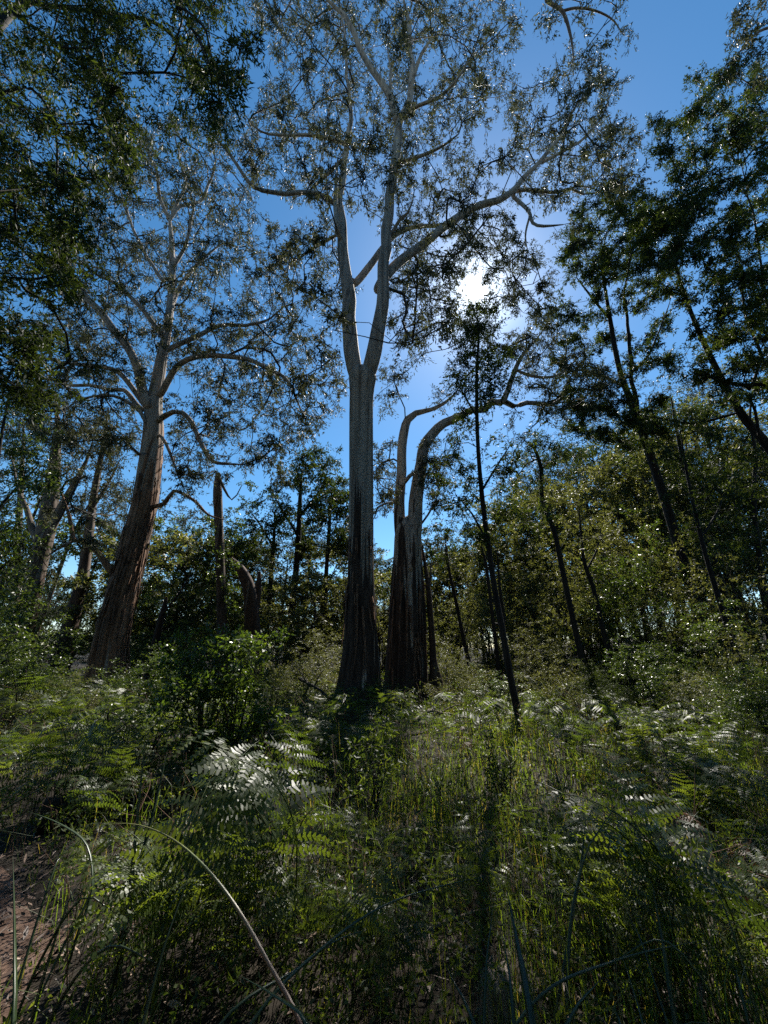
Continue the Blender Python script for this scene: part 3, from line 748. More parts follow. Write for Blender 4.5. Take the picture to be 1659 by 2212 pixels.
traced_tree('wattle_tree', 'dark sapling at the right leaning left above the lit fern bank', [
    ([(1645, 1560, 20), (1612, 1480, 18), (1580, 1380, 17), (1552, 1290, 15), (1525, 1200, 13), (1500, 1100, 10), (1480, 1000, 7), (1470, 930, 4)], 0, 0.6),
    ([(1515, 1160, 7), (1550, 1100, 6), (1575, 1040, 3)], 0.4, 0.5)],
    [([(1420, 900), (1540, 910), (1600, 1000), (1590, 1120), (1520, 1150), (1440, 1080)], 60)],
    10.5, 1.0, 34, n_spray=7, n_leaf=13, spray_len=0.42, L=0.12, W=0.035, hang=0.4, min_attach=4, r0=0.005, seg=0.35, group='slim dark saplings')
traced_tree('wattle_tree', 'thin grey pole sapling between the lone sapling and the twin gum', [
    ([(1035, 1520, 12), (1010, 1420, 11), (985, 1300, 9), (968, 1220, 7), (960, 1150, 4)], 0, 0.3)],
    [([(925, 1120), (985, 1110), (1000, 1190), (940, 1210)], 14)],
    14.5, 0.7, 35, n_spray=6, n_leaf=8, spray_len=0.35, L=0.12, W=0.035, min_attach=5, r0=0.005, group='slim dark saplings')
traced_tree('wattle_tree', 'thin pole with a broken top close behind the lone sapling', [
    ([(1085, 1510, 11), (1072, 1400, 10), (1060, 1300, 9), (1050, 1220, 8), (1040, 1180, 7)], 0, 0.2),
    ([(1090, 1350, 9), (1082, 1270, 8), (1074, 1188, 5)], 0.1, 0.2)],
    None, 13.5, 0.5, 36, group='slim dark saplings')
# burnt-looking stump beside the twin gum
traced_tree('dead_tree', 'short charred stem with a bare spike at the foot of the twin gum', [
    ([(940, 1525, 36), (941, 1470, 30), (936, 1430, 16), (932, 1360, 13), (926, 1280, 11), (918, 1220, 8), (912, 1180, 4)], 0, 0.2),
    ([(926, 1285, 6), (931, 1240, 4), (930, 1215, 3)], 0.1, 0.1)], None, 13.2, 0.5, 37, cat='dead tree', bark='bark_brown')

# dark wattle with the dense round crown, right of the sun
traced_tree('wattle_tree', 'dark wattle right of the sun, dense round crown on two crooked stems', [
    ([(1520, 1370, 36), (1492, 1270, 32), (1460, 1160, 28), (1430, 1060, 26), (1400, 970, 24), (1374, 895, 22), (1345, 820, 16), (1330, 760, 14), (1318, 690, 12), (1310, 640, 9), (1300, 570, 6), (1310, 500, 4)], 0, 1.0),
    ([(1375, 900, 14), (1366, 840, 12), (1356, 770, 11), (1360, 700, 9), (1345, 640, 7), (1360, 570, 5), (1380, 500, 3)], 0.5, -1),
    ([(1358, 840, 9), (1300, 812, 8), (1250, 800, 6), (1215, 810, 4)], 0.5, 0.8),
    ([(1345, 820, 8), (1400, 770, 7), (1430, 700, 5), (1450, 640, 3)], 0.5, 0.8),
    ([(1318, 690, 7), (1275, 640, 6), (1245, 600, 4)], 0.8, 0.5)],
    [([(1212, 470), (1260, 425), (1330, 400), (1400, 420), (1470, 440), (1490, 540), (1420, 620), (1370, 640), (1290, 620), (1220, 560)], 165),
     ([(1190, 640), (1300, 640), (1430, 640), (1470, 760), (1400, 830), (1290, 840), (1200, 790)], 75),
     ([(1180, 830), (1300, 850), (1440, 860), (1440, 980), (1330, 960), (1230, 920)], 60)],
    15.0, 1.7, 41, n_spray=10, n_leaf=22, spray_len=0.45, L=0.15, W=0.046, clump=5, hang=0.5, min_attach=5, r0=0.006, seg=0.45, group='dark wattles')
traced_tree('wattle_tree', 'big dark wattle at the right edge, branching stems and blackish tall crown', [
    ([(1990, 1900, 70), (1850, 1400, 52), (1760, 1120, 42), (1662, 968, 32), (1602, 895, 26), (1560, 820, 20), (1530, 760, 17), (1505, 705, 14), (1480, 640, 11), (1460, 570, 8), (1455, 500, 5)], 0, 1.2),
    ([(1850, 1000, 26), (1740, 860, 22), (1670, 832, 18), (1610, 832, 14), (1560, 822, 12), (1510, 800, 8), (1490, 790, 4)], 0.2, 0.6),
    ([(1620, 840, 12), (1640, 760, 10), (1610, 680, 8), (1600, 600, 6), (1590, 500, 4)], 0.6, 0.6),
    ([(1700, 850, 13), (1680, 740, 10), (1650, 620, 8), (1630, 480, 6), (1600, 350, 4)], 0.6, 0.6),
    ([(1600, 890, 10), (1500, 915, 8), (1440, 905, 6), (1390, 900, 3)], 0.8, 0.6),
    ([(1640, 940, 10), (1625, 870, 8), (1580, 860, 6)], 0.5, -0.6)],
    [([(1690, 180), (1620, 120), (1500, 170), (1490, 240), (1425, 240), (1412, 300), (1445, 380), (1430, 430), (1550, 470), (1690, 440)], 170),
     ([(1430, 430), (1550, 470), (1690, 440), (1690, 760), (1600, 740), (1530, 700), (1470, 640), (1380, 560), (1390, 450)], 150),
     ([(1470, 700), (1600, 750), (1690, 770), (1690, 900), (1560, 860), (1480, 800)], 40)],
    11.0, 1.5, 42, n_spray=10, n_leaf=20, spray_len=0.42, L=0.14, W=0.044, clump=5, hang=0.5, min_attach=5, r0=0.006, seg=0.4, group='dark wattles')
traced_tree('wattle_tree', 'straight dark wattle behind the leaning sapling at the right', [
    ([(1620, 1480, 26), (1580, 1340, 23), (1545, 1220, 20), (1510, 1110, 17), (1480, 1010, 14), (1462, 930, 10), (1450, 860, 6)], 0, 0.8),
    ([(1500, 1080, 9), (1560, 1010, 7), (1600, 960, 4)], 0.4, 0.5), ([(1478, 1000, 9), (1430, 960, 6), (1400, 920, 4)], 0.4, 0.5)],
    [([(1340, 960), (1440, 860), (1560, 880), (1660, 940), (1690, 1080), (1600, 1160), (1480, 1150), (1390, 1080)], 120)],
    16.5, 1.8, 43, n_spray=9, n_leaf=15, spray_len=0.5, L=0.15, W=0.045, hang=0.4, clump=6, min_attach=4, r0=0.006, group='dark wattles')
traced_tree('wattle_tree', 'slender twisting wattle at the far right edge with thin upper stems', [
    ([(1690, 1500, 22), (1660, 1350, 20), (1640, 1200, 17), (1628, 1080, 14), (1632, 980, 11), (1620, 900, 8), (1630, 820, 5)], 0, 0.6)],
    [([(1580, 1040), (1690, 1000), (1690, 1260), (1620, 1270), (1570, 1160)], 55)],
    14.0, 1.2, 44, n_spray=7, n_leaf=12, spray_len=0.45, L=0.13, W=0.04, hang=0.4, min_attach=4, r0=0.005, group='dark wattles')

# ---- trees behind on the left
traced_tree('gum_tree', 'shaggy leaning gum at the far left with pale lower stem', [
    ([(30, 1500, 50), (48, 1400, 42), (70, 1290, 38), (88, 1200, 40), (100, 1140, 44), (112, 1060, 34), (120, 980, 24), (124, 920, 14), (120, 860, 6)], 0, 0.5),
    ([(95, 1170, 26), (130, 1100, 24), (160, 1050, 18), (185, 1000, 9), (200, 950, 4)], 0, 0.6), ([(85, 1190, 20), (60, 1110, 14), (40, 1050, 8), (20, 980, 4)], 0, 0.6)],
    [([(0, 880), (80, 860), (220, 870), (280, 960), (240, 1060), (120, 1000), (30, 1040)], 75)],
    19.0, 1.8, 51, leafm='gum_leaf', bark='bark_brown', twig='twig', n_spray=7, n_leaf=11, spray_len=0.6, L=0.2, W=0.05, min_attach=7, group='gums behind on the left', trunk_sides=22, rough=0.08)
traced_tree('gum_tree', 'grey brown gum stem leaning right behind the left gum trunk', [
    ([(120, 1480, 50), (140, 1400, 42), (160, 1320, 32), (178, 1250, 27), (190, 1170, 22), (200, 1090, 18), (212, 1020, 14), (225, 950, 9), (235, 880, 4)], 0, 0.5),
    ([(198, 1100, 9), (235, 1040, 7), (260, 990, 4)], 0.2, 0.6)],
    [([(150, 930), (260, 900), (330, 990), (290, 1080), (220, 1090), (160, 1040)], 55)],
    20.0, 1.8, 52, leafm='gum_leaf', bark='bark_brown', twig='twig', n_spray=7, n_leaf=11, spray_len=0.6, L=0.2, W=0.05, min_attach=8, group='gums behind on the left', trunk_sides=18, rough=0.07)
traced_tree('gum_tree', 'pale straight gum farthest left between the shaggy stems', [
    ([(18, 1480, 26), (30, 1330, 22), (38, 1180, 18), (45, 1060, 14), (50, 960, 8), (52, 900, 4)], 0, 0.5)],
    [([(-40, 940), (60, 900), (130, 960), (100, 1080), (0, 1100)], 50)],
    26.0, 2, 53, leafm='gum_leaf', bark='bark_brown', twig='twig', n_spray=7, n_leaf=11, spray_len=0.75, L=0.24, W=0.06, min_attach=8, group='gums behind on the left')
traced_tree('dead_tree', 'upright dead trunk wrapped in leafy climber behind the left shrub', [
    ([(482, 1450, 26), (480, 1380, 24), (478, 1290, 21), (475, 1200, 20), (472, 1120, 20), (470, 1060, 20), (471, 1022, 18)], 0, 0.2),
    ([(472, 1030, 8), (500, 1080, 4), (520, 1050, 3)], 0, 0.4)],
    [([(440, 1110), (500, 1100), (530, 1150), (510, 1230), (455, 1240)], 55), ([(458, 1240), (500, 1240), (505, 1340), (460, 1340)], 26)],
    16.5, 0.35, 54, leafm='bright_leaf', bark='bark_brown', n_spray=6, n_leaf=10, spray_len=0.3, L=0.10, W=0.06, hang=0.3, min_attach=1.5, r0=0.005, cat='dead tree', crown_name='climber')
traced_tree('dead_tree', 'bent broken brown stump left of the thin dark wattle trunks', [
    ([(548, 1450, 36), (545, 1380, 33), (541, 1310, 28), (535, 1265, 25), (518, 1230, 20), (498, 1206, 13)], 0, -0.5),
    ([(549, 1330, 16), (557, 1270, 14), (561, 1236, 11)], 0, 0.2)], None, 18.0, 0.5, 55, bark='bark_brown', cat='dead tree', trunk_sides=18, rough=0.09)
traced_tree('dead_tree', 'black leaning dead stem between the left gum and the leafy shrub', [
    ([(325, 1430, 19), (338, 1380, 17), (350, 1330, 15), (360, 1290, 11)], 0, 0.2), ([(352, 1325, 5), (400, 1260, 4), (420, 1215, 3)], 0, 0.6)], None, 17.0, 0.5, 56, cat='dead tree')
# ---- wattle group behind, between the left shrub and the tall gum
for i, (lab, stem, extra, poly, n, Y) in enumerate([
    ('tallest dark wattle of the group behind, left of the tall gum', [(618, 1440, 20), (626, 1360, 17), (636, 1270, 14), (644, 1170, 12), (648, 1080, 9), (652, 1020, 5)],
     [([(644, 1160, 6), (610, 1100, 5), (590, 1070, 3)], 0, 0.8), ([(646, 1120, 6), (690, 1060, 5), (705, 1020, 3)], 0, 0.8)],
     [(575, 1060), (612, 990), (690, 972), (735, 1000), (740, 1080), (690, 1130), (620, 1120)], 95, 27.0),
    ('left wattle of the group behind, round dark crown beside the broken stump', [(572, 1430, 13), (578, 1330, 11), (586, 1240, 10), (592, 1160, 7), (594, 1100, 4)],
     [([(590, 1180, 5), (560, 1130, 4), (545, 1110, 3)], 0, 0.6)],
     [(530, 1120), (560, 1060), (610, 1060), (630, 1130), (600, 1190), (545, 1190)], 60, 26.0),
    ('right wattle of the group behind, touching the tall gum trunk', [(690, 1430, 12), (700, 1320, 11), (706, 1220, 9), (712, 1130, 7), (716, 1060, 4)],
     [([(706, 1200, 5), (735, 1150, 4), (748, 1120, 3)], 0, 0.6)],
     [(680, 1060), (740, 1020), (765, 1080), (760, 1200), (700, 1200), (675, 1140)], 60, 25.0),
    ('slender wattle standing between the two dark trunks of the group behind', [(652, 1420, 8), (660, 1320, 7), (668, 1220, 6), (675, 1150, 4)],
     [], [(640, 1140), (690, 1130), (710, 1190), (690, 1250), (640, 1220)], 28, 29.0),
    ('sparse wattle low in the group behind, its crown below the tallest', [(540, 1420, 7), (548, 1330, 6), (552, 1260, 4)],
     [], [(505, 1200), (600, 1200), (620, 1290), (560, 1330), (510, 1290)], 40, 28.0)]):
    traced_tree('wattle_tree', lab, [(stem, 0, 0.5)] + extra, [(poly, n)], Y, 2.0, 60 + i, n_spray=9, n_leaf=16, spray_len=0.75, L=0.25, W=0.085, hang=0.2, min_attach=4, r0=0.009,
                group='wattles behind the tall gum')

def copy_thing(src, loc, rz, sc, label):
    r = src.copy(); COL.objects.link(r)
    r.location = loc; r.rotation_euler = (0, 0, rz); r.scale = sc; r['label'] = label
    for ch in src.children:
        c = ch.copy(); COL.objects.link(c); c.parent = r
    return r

# ---- rows of trees closing the view; each a tree of its own
def blob_tree(name, label, cat, x, y, h, cr, seed, leafm, bark='bark_dark', twig='dark_twig', n=45, lean=0.0, low=0.35, flat=0.5, group=None, **kw):
    rng = np.random.default_rng(seed)
    z0 = float(gz(x, y))
    tr = np.array([[x, y, z0 - 0.1, 0.010 * h + 0.02], [x + 0.05 * lean * h, y, z0 + 0.3 * h, 0.008 * h + 0.01], [x + 0.12 * lean * h + rng.normal(0, 0.2), y, z0 + 0.6 * h, 0.006 * h + 0.01], [x + 0.16 * lean * h, y, z0 + 0.78 * h, 0.003 * h]])
    A_ = []
    k = max(4, n // 9)
    for b_ in range(k):
        a = rng.uniform(0, 6.28); u = rng.uniform(low, 1.0)
        rr = cr * (1 - 0.55 * abs(u - 0.6) / 0.6) * rng.uniform(0.2, 0.95)
        c = np.array([x + 0.16 * lean * h * u + rr * math.cos(a), y + rr * math.sin(a), z0 + h * u])
        A_.append(c + rng.normal(size=(n // k, 3)) * np.array([1, 1, flat]) * cr * 0.27)
    A_ = np.vstack(A_)
    A_[:, 2] = np.maximum(A_[:, 2], z0 + 0.3)
    kw.setdefault('min_attach', low * h * 0.5)
    return tree(name, label, cat, [tr], A_, np.ones(len(A_)), leafm, seed + 900, bark, None, twig, group, trunk_sides=8, **kw)

rng = np.random.default_rng(77)
# right-hand bank of tea-tree and gums (x in picture, depth, height)
bank = [(965, 30, 9.5, 'gum_leaf', 'grey green gum with the roundest far crown just right of the twin gum'),
        (1010, 26, 8.0, 'tea_leaf', 'olive tea tree left of the lone sapling in the back row'),
        (1080, 24, 10.5, 'wattle_leaf', 'dark back row wattle directly behind the lone sapling'),
        (1130, 34, 14.0, 'gum_leaf', 'back row gum whose crown tops the lone sapling gap'),
        (1185, 28, 13.5, 'tea_leaf', 'tall olive tea tree behind the flat topped sapling'),
        (1240, 36, 19.0, 'gum_leaf', 'tall layered gum in the back row right of the flat topped sapling'),
        (1300, 30, 17.0, 'wattle_leaf', 'dark back row wattle behind the crooked sapling'),
        (1350, 40, 23.0, 'gum_leaf', 'tall gum far back between the round crown and the right bank'),
        (1410, 27, 14.0, 'tea_leaf', 'broad olive tea tree left of the straight dark wattle'),
        (1480, 36, 22.0, 'gum_leaf', 'hazy tall gum behind the straight dark wattle'),
        (1540, 26, 15.0, 'wattle_leaf', 'dark wattle in the back row above the lit fern bank'),
        (1590, 40, 27.0, 'gum_leaf', 'pale trunked gum far back near the right edge'),
        (1640, 28, 19.0, 'tea_leaf', 'olive tea tree at the right edge of the back row'),
        (1690, 34, 25.0, 'gum_leaf', 'gum cut by the right edge in the back row')]
BANK = {}
for i, (px, Y, h, lm, lab) in enumerate(bank):
    p, t = at(px, 1400, Y)
    BANK[i] = blob_tree('gum_tree' if lm == 'gum_leaf' else 'tea_tree' if lm == 'tea_leaf' else 'wattle_tree', lab, 'tree', float(p[0]), Y, h, 0.24 * h + 1.4, 200 + i, lm,
              bark='bark_brown' if lm == 'gum_leaf' else 'bark_dark', n=150, lean=rng.uniform(-0.6, 0.6), low=0.25, flat=0.35, group='back row on the right bank',
              n_spray=8, n_leaf=13, spray_len=0.09 * h ** 0.75, L=0.24, W=0.085, hang=0.3, r0=0.009)
# left back rows
left = [(-60, 24, 15, 'wattle_leaf', 'dark wattle behind the left edge'), (60, 30, 17, 'gum_leaf', 'far gum filling the gap beside the shaggy gum'),
        (150, 26, 11, 'wattle_leaf', 'low dark wattle behind the grey brown stem'), (240, 34, 16, 'gum_leaf', 'far gum behind the leaning left trunk'),
        (330, 26, 10, 'bright_leaf', 'bright green tree right of the leaning left trunk'), (400, 32, 13, 'gum_leaf', 'grey far gum left of the climber clad trunk'),
        (440, 25, 9, 'wattle_leaf', 'small dark wattle beside the climber clad trunk'), (520, 36, 11, 'tea_leaf', 'far olive tree behind the broken stump'),
        (800, 36, 9, 'gum_leaf', 'far grey gum seen between the two big middle trunks'), (855, 32, 7, 'tea_leaf', 'far olive bush tree behind the twin gum foot')]
for i, (px, Y, h, lm, lab) in enumerate(left):
    p, t = at(px, 1400, Y)
    blob_tree('gum_tree' if lm == 'gum_leaf' else 'wattle_tree' if lm != 'tea_leaf' else 'tea_tree', lab, 'tree', float(p[0]), Y, h, 0.26 * h + 1.2, 240 + i, lm,
              bark='bark_brown' if lm == 'gum_leaf' else 'bark_dark', n=105, lean=rng.uniform(-0.3, 0.6), low=0.22, group='back row on the left',
              n_spray=8, n_leaf=13, spray_len=0.09 * h ** 0.75, L=0.24, W=0.085, hang=0.3, r0=0.009)
# the wood goes on between these: (picture x, depth, height, which model)
ORD = ['', 'first', 'second', 'third', 'fourth', 'fifth', 'sixth', 'seventh', 'eighth', 'ninth', 'tenth', 'eleventh', 'twelfth', 'thirteenth', 'fourteenth']
nth = 0
for px, Y, h, k in [(360, 23, 8.5, 1), (470, 28, 10, 2), (545, 24, 7, 8), (600, 32, 11, 5), (660, 22, 6.0, 1), (700, 33, 10.5, 2), (745, 27, 9, 8), (795, 25, 6.5, 1), (830, 30, 8.5, 2), (860, 40, 10, 5)]:
    p, t = at(px, 1400, Y); x = float(p[0]); q = h / bank[k][2]
    nth += 1
    copy_thing(BANK[k], (x, Y, float(gz(x, Y)) - 0.05), rng.uniform(0, 6.28), (q * 1.25, q * 1.25, q), ORD[nth] + ' leafy tree from the left gum in the wood behind it and the tall gum')['group'] = 'wood behind the big gums'
nth = 0
for px, Y, h, k in [(930, 24, 6.5, 1), (985, 34, 9.5, 8), (1045, 30, 9.0, 4), (1105, 22, 7.5, 8), (1160, 24, 9.0, 1), (1215, 23, 10.0, 8), (1275, 25, 11.5, 4), (1330, 22, 10.5, 12), (1385, 33, 16, 2), (1440, 23, 12.5, 8), (1500, 22, 12, 4), (1560, 30, 17, 10), (1620, 22, 14, 8), (1680, 24, 15, 12)]:
    p, t = at(px, 1400, Y); x = float(p[0]); q = h / bank[k][2]
    nth += 1
    copy_thing(BANK[k], (x, Y, float(gz(x, Y)) - 0.05), rng.uniform(0, 6.28), (q * 1.2, q * 1.2, q), ORD[nth] + ' leafy tree right of the twin gum in the wood behind the slim saplings')['group'] = 'trees filling the right bank'
# far row at the horizon
FAR = []
for i in range(34):
    px = -250 + i * 64 + rng.uniform(-20, 20)
    Y = rng.uniform(50, 75)
    p, t = at(px, 1400, Y)
    h = rng.uniform(8.0, 12.0) + (2 if px < 450 else 0) + (max(0, px - 1000) * 0.011)
    if 560 < px < 730: h *= 0.8
    lab = 'distant gum of the hazy row along the horizon'
    x = float(p[0])
    if i < 7:
        FAR.append((blob_tree('gum_tree', lab, 'tree', x, Y, 10.0, 4.4, 300 + i, 'gum_leaf' if i % 3 else 'tea_leaf',
              bark='bark_brown', n=90, lean=0, low=0.05, flat=0.3, group='distant trees along the horizon', n_spray=7, n_leaf=10, spray_len=1.0, L=0.42, W=0.18, hang=0.2, r0=0.012, fine=False), 10.0))
        FAR[-1][0].scale = (1, 1, h / 10.0)
    else:
        copy_thing(FAR[i % 7][0], (x, Y, float(gz(x, Y)) - 0.05), rng.uniform(0, 6.28), (1.05, 1.05, h / 10.0), lab)

# the forest goes on behind the camera: unseen trees added to shade the clearing
for i, (x, y, h) in enumerate([(-14, -4, 20), (-5.5, -8, 23), (5.5, -8, 24), (-9, -10, 24), (-3, -10, 26), (1, -9, 22), (10, -9, 25), (16, -4, 22), (-24, 0, 22), (24, 0, 22), (0, -18, 28), (-14, -16, 28), (13, -16, 28), (-24, -6, 26), (24, -6, 26)]):
    lab = 'unseen gum added behind the viewpoint to shade the clearing'
    if i < 3:
        BEH = ([] if i == 0 else BEH) + [blob_tree('gum_tree', lab, 'tree', x, y, h, 0.3 * h, 700 + i, 'wattle_leaf', bark='bark_brown', n=80, low=0.12,
              group='shade trees behind the viewpoint', n_spray=7, n_leaf=9, spray_len=1.3, L=0.6, W=0.3, hang=0.2, r0=0.012, fine=False, gaps=False)]
    else:
        copy_thing(BEH[i % 3], (x, y, float(gz(x, y)) - 0.05), i * 2.1, (1, 1, h / 23), lab)

# ------------------------------------------------------------------ shrubs
def shrub(name, label, x, y, h, r, seed, leafm, n=40, n_stem=7, group=None, cat='shrub', twig='dark_twig', low=0.1, **kw):
    rng = np.random.default_rng(seed)
    z0 = float(gz(x, y)); base = np.array([x, y, z0])
    root = empty(name, base, label, cat, group)
    P0, D0 = [], []
    b = Buf()
    for _ in range(n_stem):
        a = rng.uniform(0, 6.28); e = rng.uniform(0.2, 0.75) * r
        pts = catmull(np.array([[0, 0, -0.05], [0.25 * e * math.cos(a), 0.25 * e * math.sin(a), 0.35 * h], [e * math.cos(a + 0.3), e * math.sin(a + 0.3), rng.uniform(0.6, 0.85) * h]]) + base + rng.normal(0, 0.03, (3, 3)), 0.18)
        rr = np.linspace(0.012 * h + 0.004, 0.004, len(pts))
        V, Q = tube(pts, rr, 5); b2 = Buf(); b2.add(V, Q); b2.obj('stem', M['bark_dark'], root, base)
        T = np.gradient(pts, axis=0); T /= np.linalg.norm(T, axis=1)[:, None] + 1e-9
        P0.append(pts); D0.append(T)
    kl = max(5, int(4 + 3.2 * r * h ** 0.5))
    lu = rng.uniform(low, 1.0, kl); la = rng.uniform(0, 6.28, kl)
    lr = r * rng.uniform(0.25, 1.1, kl) * np.sqrt(np.maximum(0.08, 1 - (lu - 0.35) ** 2 * 1.6))
    lobe = np.stack([lr * np.cos(la), lr * np.sin(la), h * lu * rng.uniform(0.8, 1.12, kl)], 1)
    li = rng.integers(0, kl, n)
    C_ = base + lobe[li] + rng.normal(size=(n, 3)) * np.array([0.24 * r, 0.24 * r, 0.11 * h])
    C_[:, 2] = np.maximum(C_[:, 2], z0 + 0.08 * h)
    P0 = np.vstack(P0); D0 = np.vstack(D0)
    P, Wt, chains = grow(rng, P0, D0, np.zeros(len(P0)), C_, 0.2, 0.08)
    out = np.zeros_like(C_)
    for i, s, k, ai in chains:
        pts = np.vstack([P[i], P[s:s + k]])
        w = np.concatenate([[Wt[s]], Wt[s:s + k]])
        V, Q = tube(pts, kw.get('r0', 0.003) * w ** 0.42, 4); b.add(V, Q)
        o_ = pts[-1] - pts[-2]; out[ai] = o_ / (np.linalg.norm(o_) + 1e-9)
    if b.n: b.obj('branches', M[twig], root, base, kind='stuff')
    V, Q, T, s0, s1 = leaves(rng, C_, out, kw.get('n_spray', 7), kw.get('n_leaf', 11), kw.get('spray_len', 0.3), kw.get('L', 0.06), kw.get('W', 0.02), kw.get('hang', 0.1))
    V[:, 2] = np.maximum(V[:, 2], gz(V[:, 0], V[:, 1]) + 0.02)
    mesh_np('foliage', V - base, Q, M[leafm], root, T, False, 'stuff')
    return root

# tea-tree thicket on the right and behind: (px, ground depth, height, radius, leaf, label)
thicket = [(985, 17.5, 4.2, 1.95, 'tea_leaf', 'olive tea tree bush just right of the charred stem'),
           (1060, 19.5, 5.2, 2.30, 'tea_leaf', 'olive tea tree bush behind the lone sapling'),
           (1130, 17.5, 4.5, 2.07, 'tea_leaf', 'rounded tea tree bush left of the flat topped sapling foot'),
           (1200, 18.5, 6.0, 2.30, 'tea_leaf', 'tall tea tree bush behind the flat topped sapling'),
           (1265, 15.5, 5.0, 1.95, 'tea_leaf', 'feathery tea tree bush between the two leaning saplings'),
           (1330, 17.5, 6.2, 2.42, 'tea_leaf', 'tall feathery tea tree bush behind the crooked sapling'),
           (1400, 15.0, 5.0, 1.84, 'bright_leaf', 'light green bush catching sun left of the dark wattle trunk'),
           (1455, 17.0, 6.5, 2.30, 'tea_leaf', 'olive bush at the foot of the dark round crowned wattle'),
           (1520, 13.5, 4.0, 1.72, 'tea_leaf', 'olive bush left of the right leaning sapling'),
           (1590, 15.5, 6.2, 2.30, 'bright_leaf', 'light green bush behind the right leaning sapling'),
           (1655, 13.0, 5.2, 1.95, 'tea_leaf', 'olive bush at the right edge'),
           (1560, 10.0, 2.4, 1.15, 'bright_leaf', 'low sunlit reedy bush right of centre near the right edge'),
           (1640, 9.0, 2.1, 1.03, 'tea_leaf', 'low brownish bush at the right edge above the ferns'),
           (640, 19.0, 2.4, 1.95, 'tea_leaf', 'low bush at the foot of the wattle group behind'),
           (690, 17.0, 2.0, 1.72, 'tea_leaf', 'low bush left of the tall gum base'),
           (575, 21.0, 3.0, 2.07, 'bright_leaf', 'bright low bush behind the bent stump'),
           (735, 22.0, 3.2, 2.07, 'tea_leaf', 'olive bush peeping left of the tall gum trunk'),
           (828, 21.0, 3.5, 1.84, 'tea_leaf', 'olive bush seen through the gap between the big trunks'),
           (410, 19.0, 4.0, 2.07, 'wattle_leaf', 'dark bush right of the leaning left trunk'),
           (350, 21.0, 4.8, 2.30, 'bright_leaf', 'leafy bush behind the black leaning stem'),
           (470, 22.0, 4.2, 2.30, 'wattle_leaf', 'dark bush behind the climber clad trunk'),
           (300, 24.0, 5.0, 2.53, 'bright_leaf', 'sunlit bush just right of the leaning trunk foot'),
           (150, 23.0, 4.2, 2.30, 'wattle_leaf', 'dark bush between the shaggy stems and the leaning trunk'),
           (60, 18.0, 3.2, 2.07, 'wattle_leaf', 'dark bush at the foot of the shaggy gum'),
           (-30, 13.0, 3.2, 1.72, 'bright_leaf', 'light green bush at the left edge'),
           (930, 22.0, 4.0, 2.07, 'tea_leaf', 'olive bush right behind the twin gum'),
           (1010, 14.0, 1.8, 1.03, 'tea_leaf', 'small twiggy bush right of the charred stem'),
           (1180, 13.5, 2.2, 1.15, 'tea_leaf', 'small olive bush below the flat topped sapling'),
           (1380, 12.5, 2.5, 1.26, 'wattle_leaf', 'small dark bush in the hollow right of the crooked sapling')]
BUSH = {}
for i, (px, Y, h, r, lm, lab) in enumerate(thicket):
    p, t = at(px, 1420, Y)
    x = float(p[0]); kk = BUSH.setdefault(lm, [])
    if len(kk) < (4 if lm == 'tea_leaf' else 2):
        o = shrub('shrub', lab, x, Y, h, r, 400 + i, lm, n=int(60 + 34 * r * h ** 0.5), n_stem=6, group='thicket bushes', spray_len=0.42, n_spray=7, n_leaf=14,
          L=0.10 if lm != 'bright_leaf' else 0.11, W=0.03 if lm != 'bright_leaf' else 0.045, hang=0.0)
        kk.append((o, h, r))
    else:
        o, h0, r0_ = kk[i % len(kk)]
        copy_thing(o, (x, Y, float(gz(x, Y))), rng.uniform(0, 6.28), (r / r0_, r / r0_ * rng.uniform(0.9, 1.1), h / h0), lab)

# knee to chest high bushes standing in the fern beds: (picture x, depth, height, radius, leaf, label)
for i, (px, Y, h, r, lm, lab) in enumerate([
    (70, 10.5, 1.5, 1.0, 'bright_leaf', 'waist high bush in the left fern bed near the left edge'), (170, 9.0, 1.0, 0.7, 'tea_leaf', 'low bush in the ferns before the leaning left gum'),
    (330, 11.5, 1.5, 0.9, 'bright_leaf', 'bush in the ferns right of the leaning left gum foot'), (600, 9.5, 1.2, 0.8, 'wattle_leaf', 'dark bush between the foreground shrub and the tall gum'),
    (660, 12.0, 1.7, 1.0, 'tea_leaf', 'bush left of the tall gum base in the fern edge'), (830, 11.0, 0.9, 0.5, 'bright_leaf', 'small bush in the gap between the big trunk feet'),
    (985, 11.5, 1.4, 0.8, 'tea_leaf', 'feathery bush right of the twin gum foot'), (1060, 10.0, 1.1, 0.7, 'bright_leaf', 'light bush left of the lone sapling foot'),
    (1190, 10.5, 1.5, 0.8, 'tea_leaf', 'feathery bush right of the lone sapling foot'), (1300, 10.5, 1.3, 0.8, 'wattle_leaf', 'dark bush between the flat topped and crooked sapling feet'),
    (1400, 10.0, 1.8, 0.9, 'bright_leaf', 'sunlit bush at the right fern edge'), (1480, 8.5, 1.2, 0.7, 'tea_leaf', 'olive bush standing in the right fern bank'),
    (1610, 7.2, 1.3, 0.7, 'bright_leaf', 'light bush at the right edge of the fern bank')]):
    p, t = at(px, 1420, Y); x = float(p[0]); o, h0, r0_ = BUSH[lm][i % len(BUSH[lm])]
    copy_thing(o, (x, Y, float(gz(x, Y)) - 0.02), i * 1.7, (r / r0_, r / r0_, h / h0), lab)['group'] = 'bushes in the fern beds'

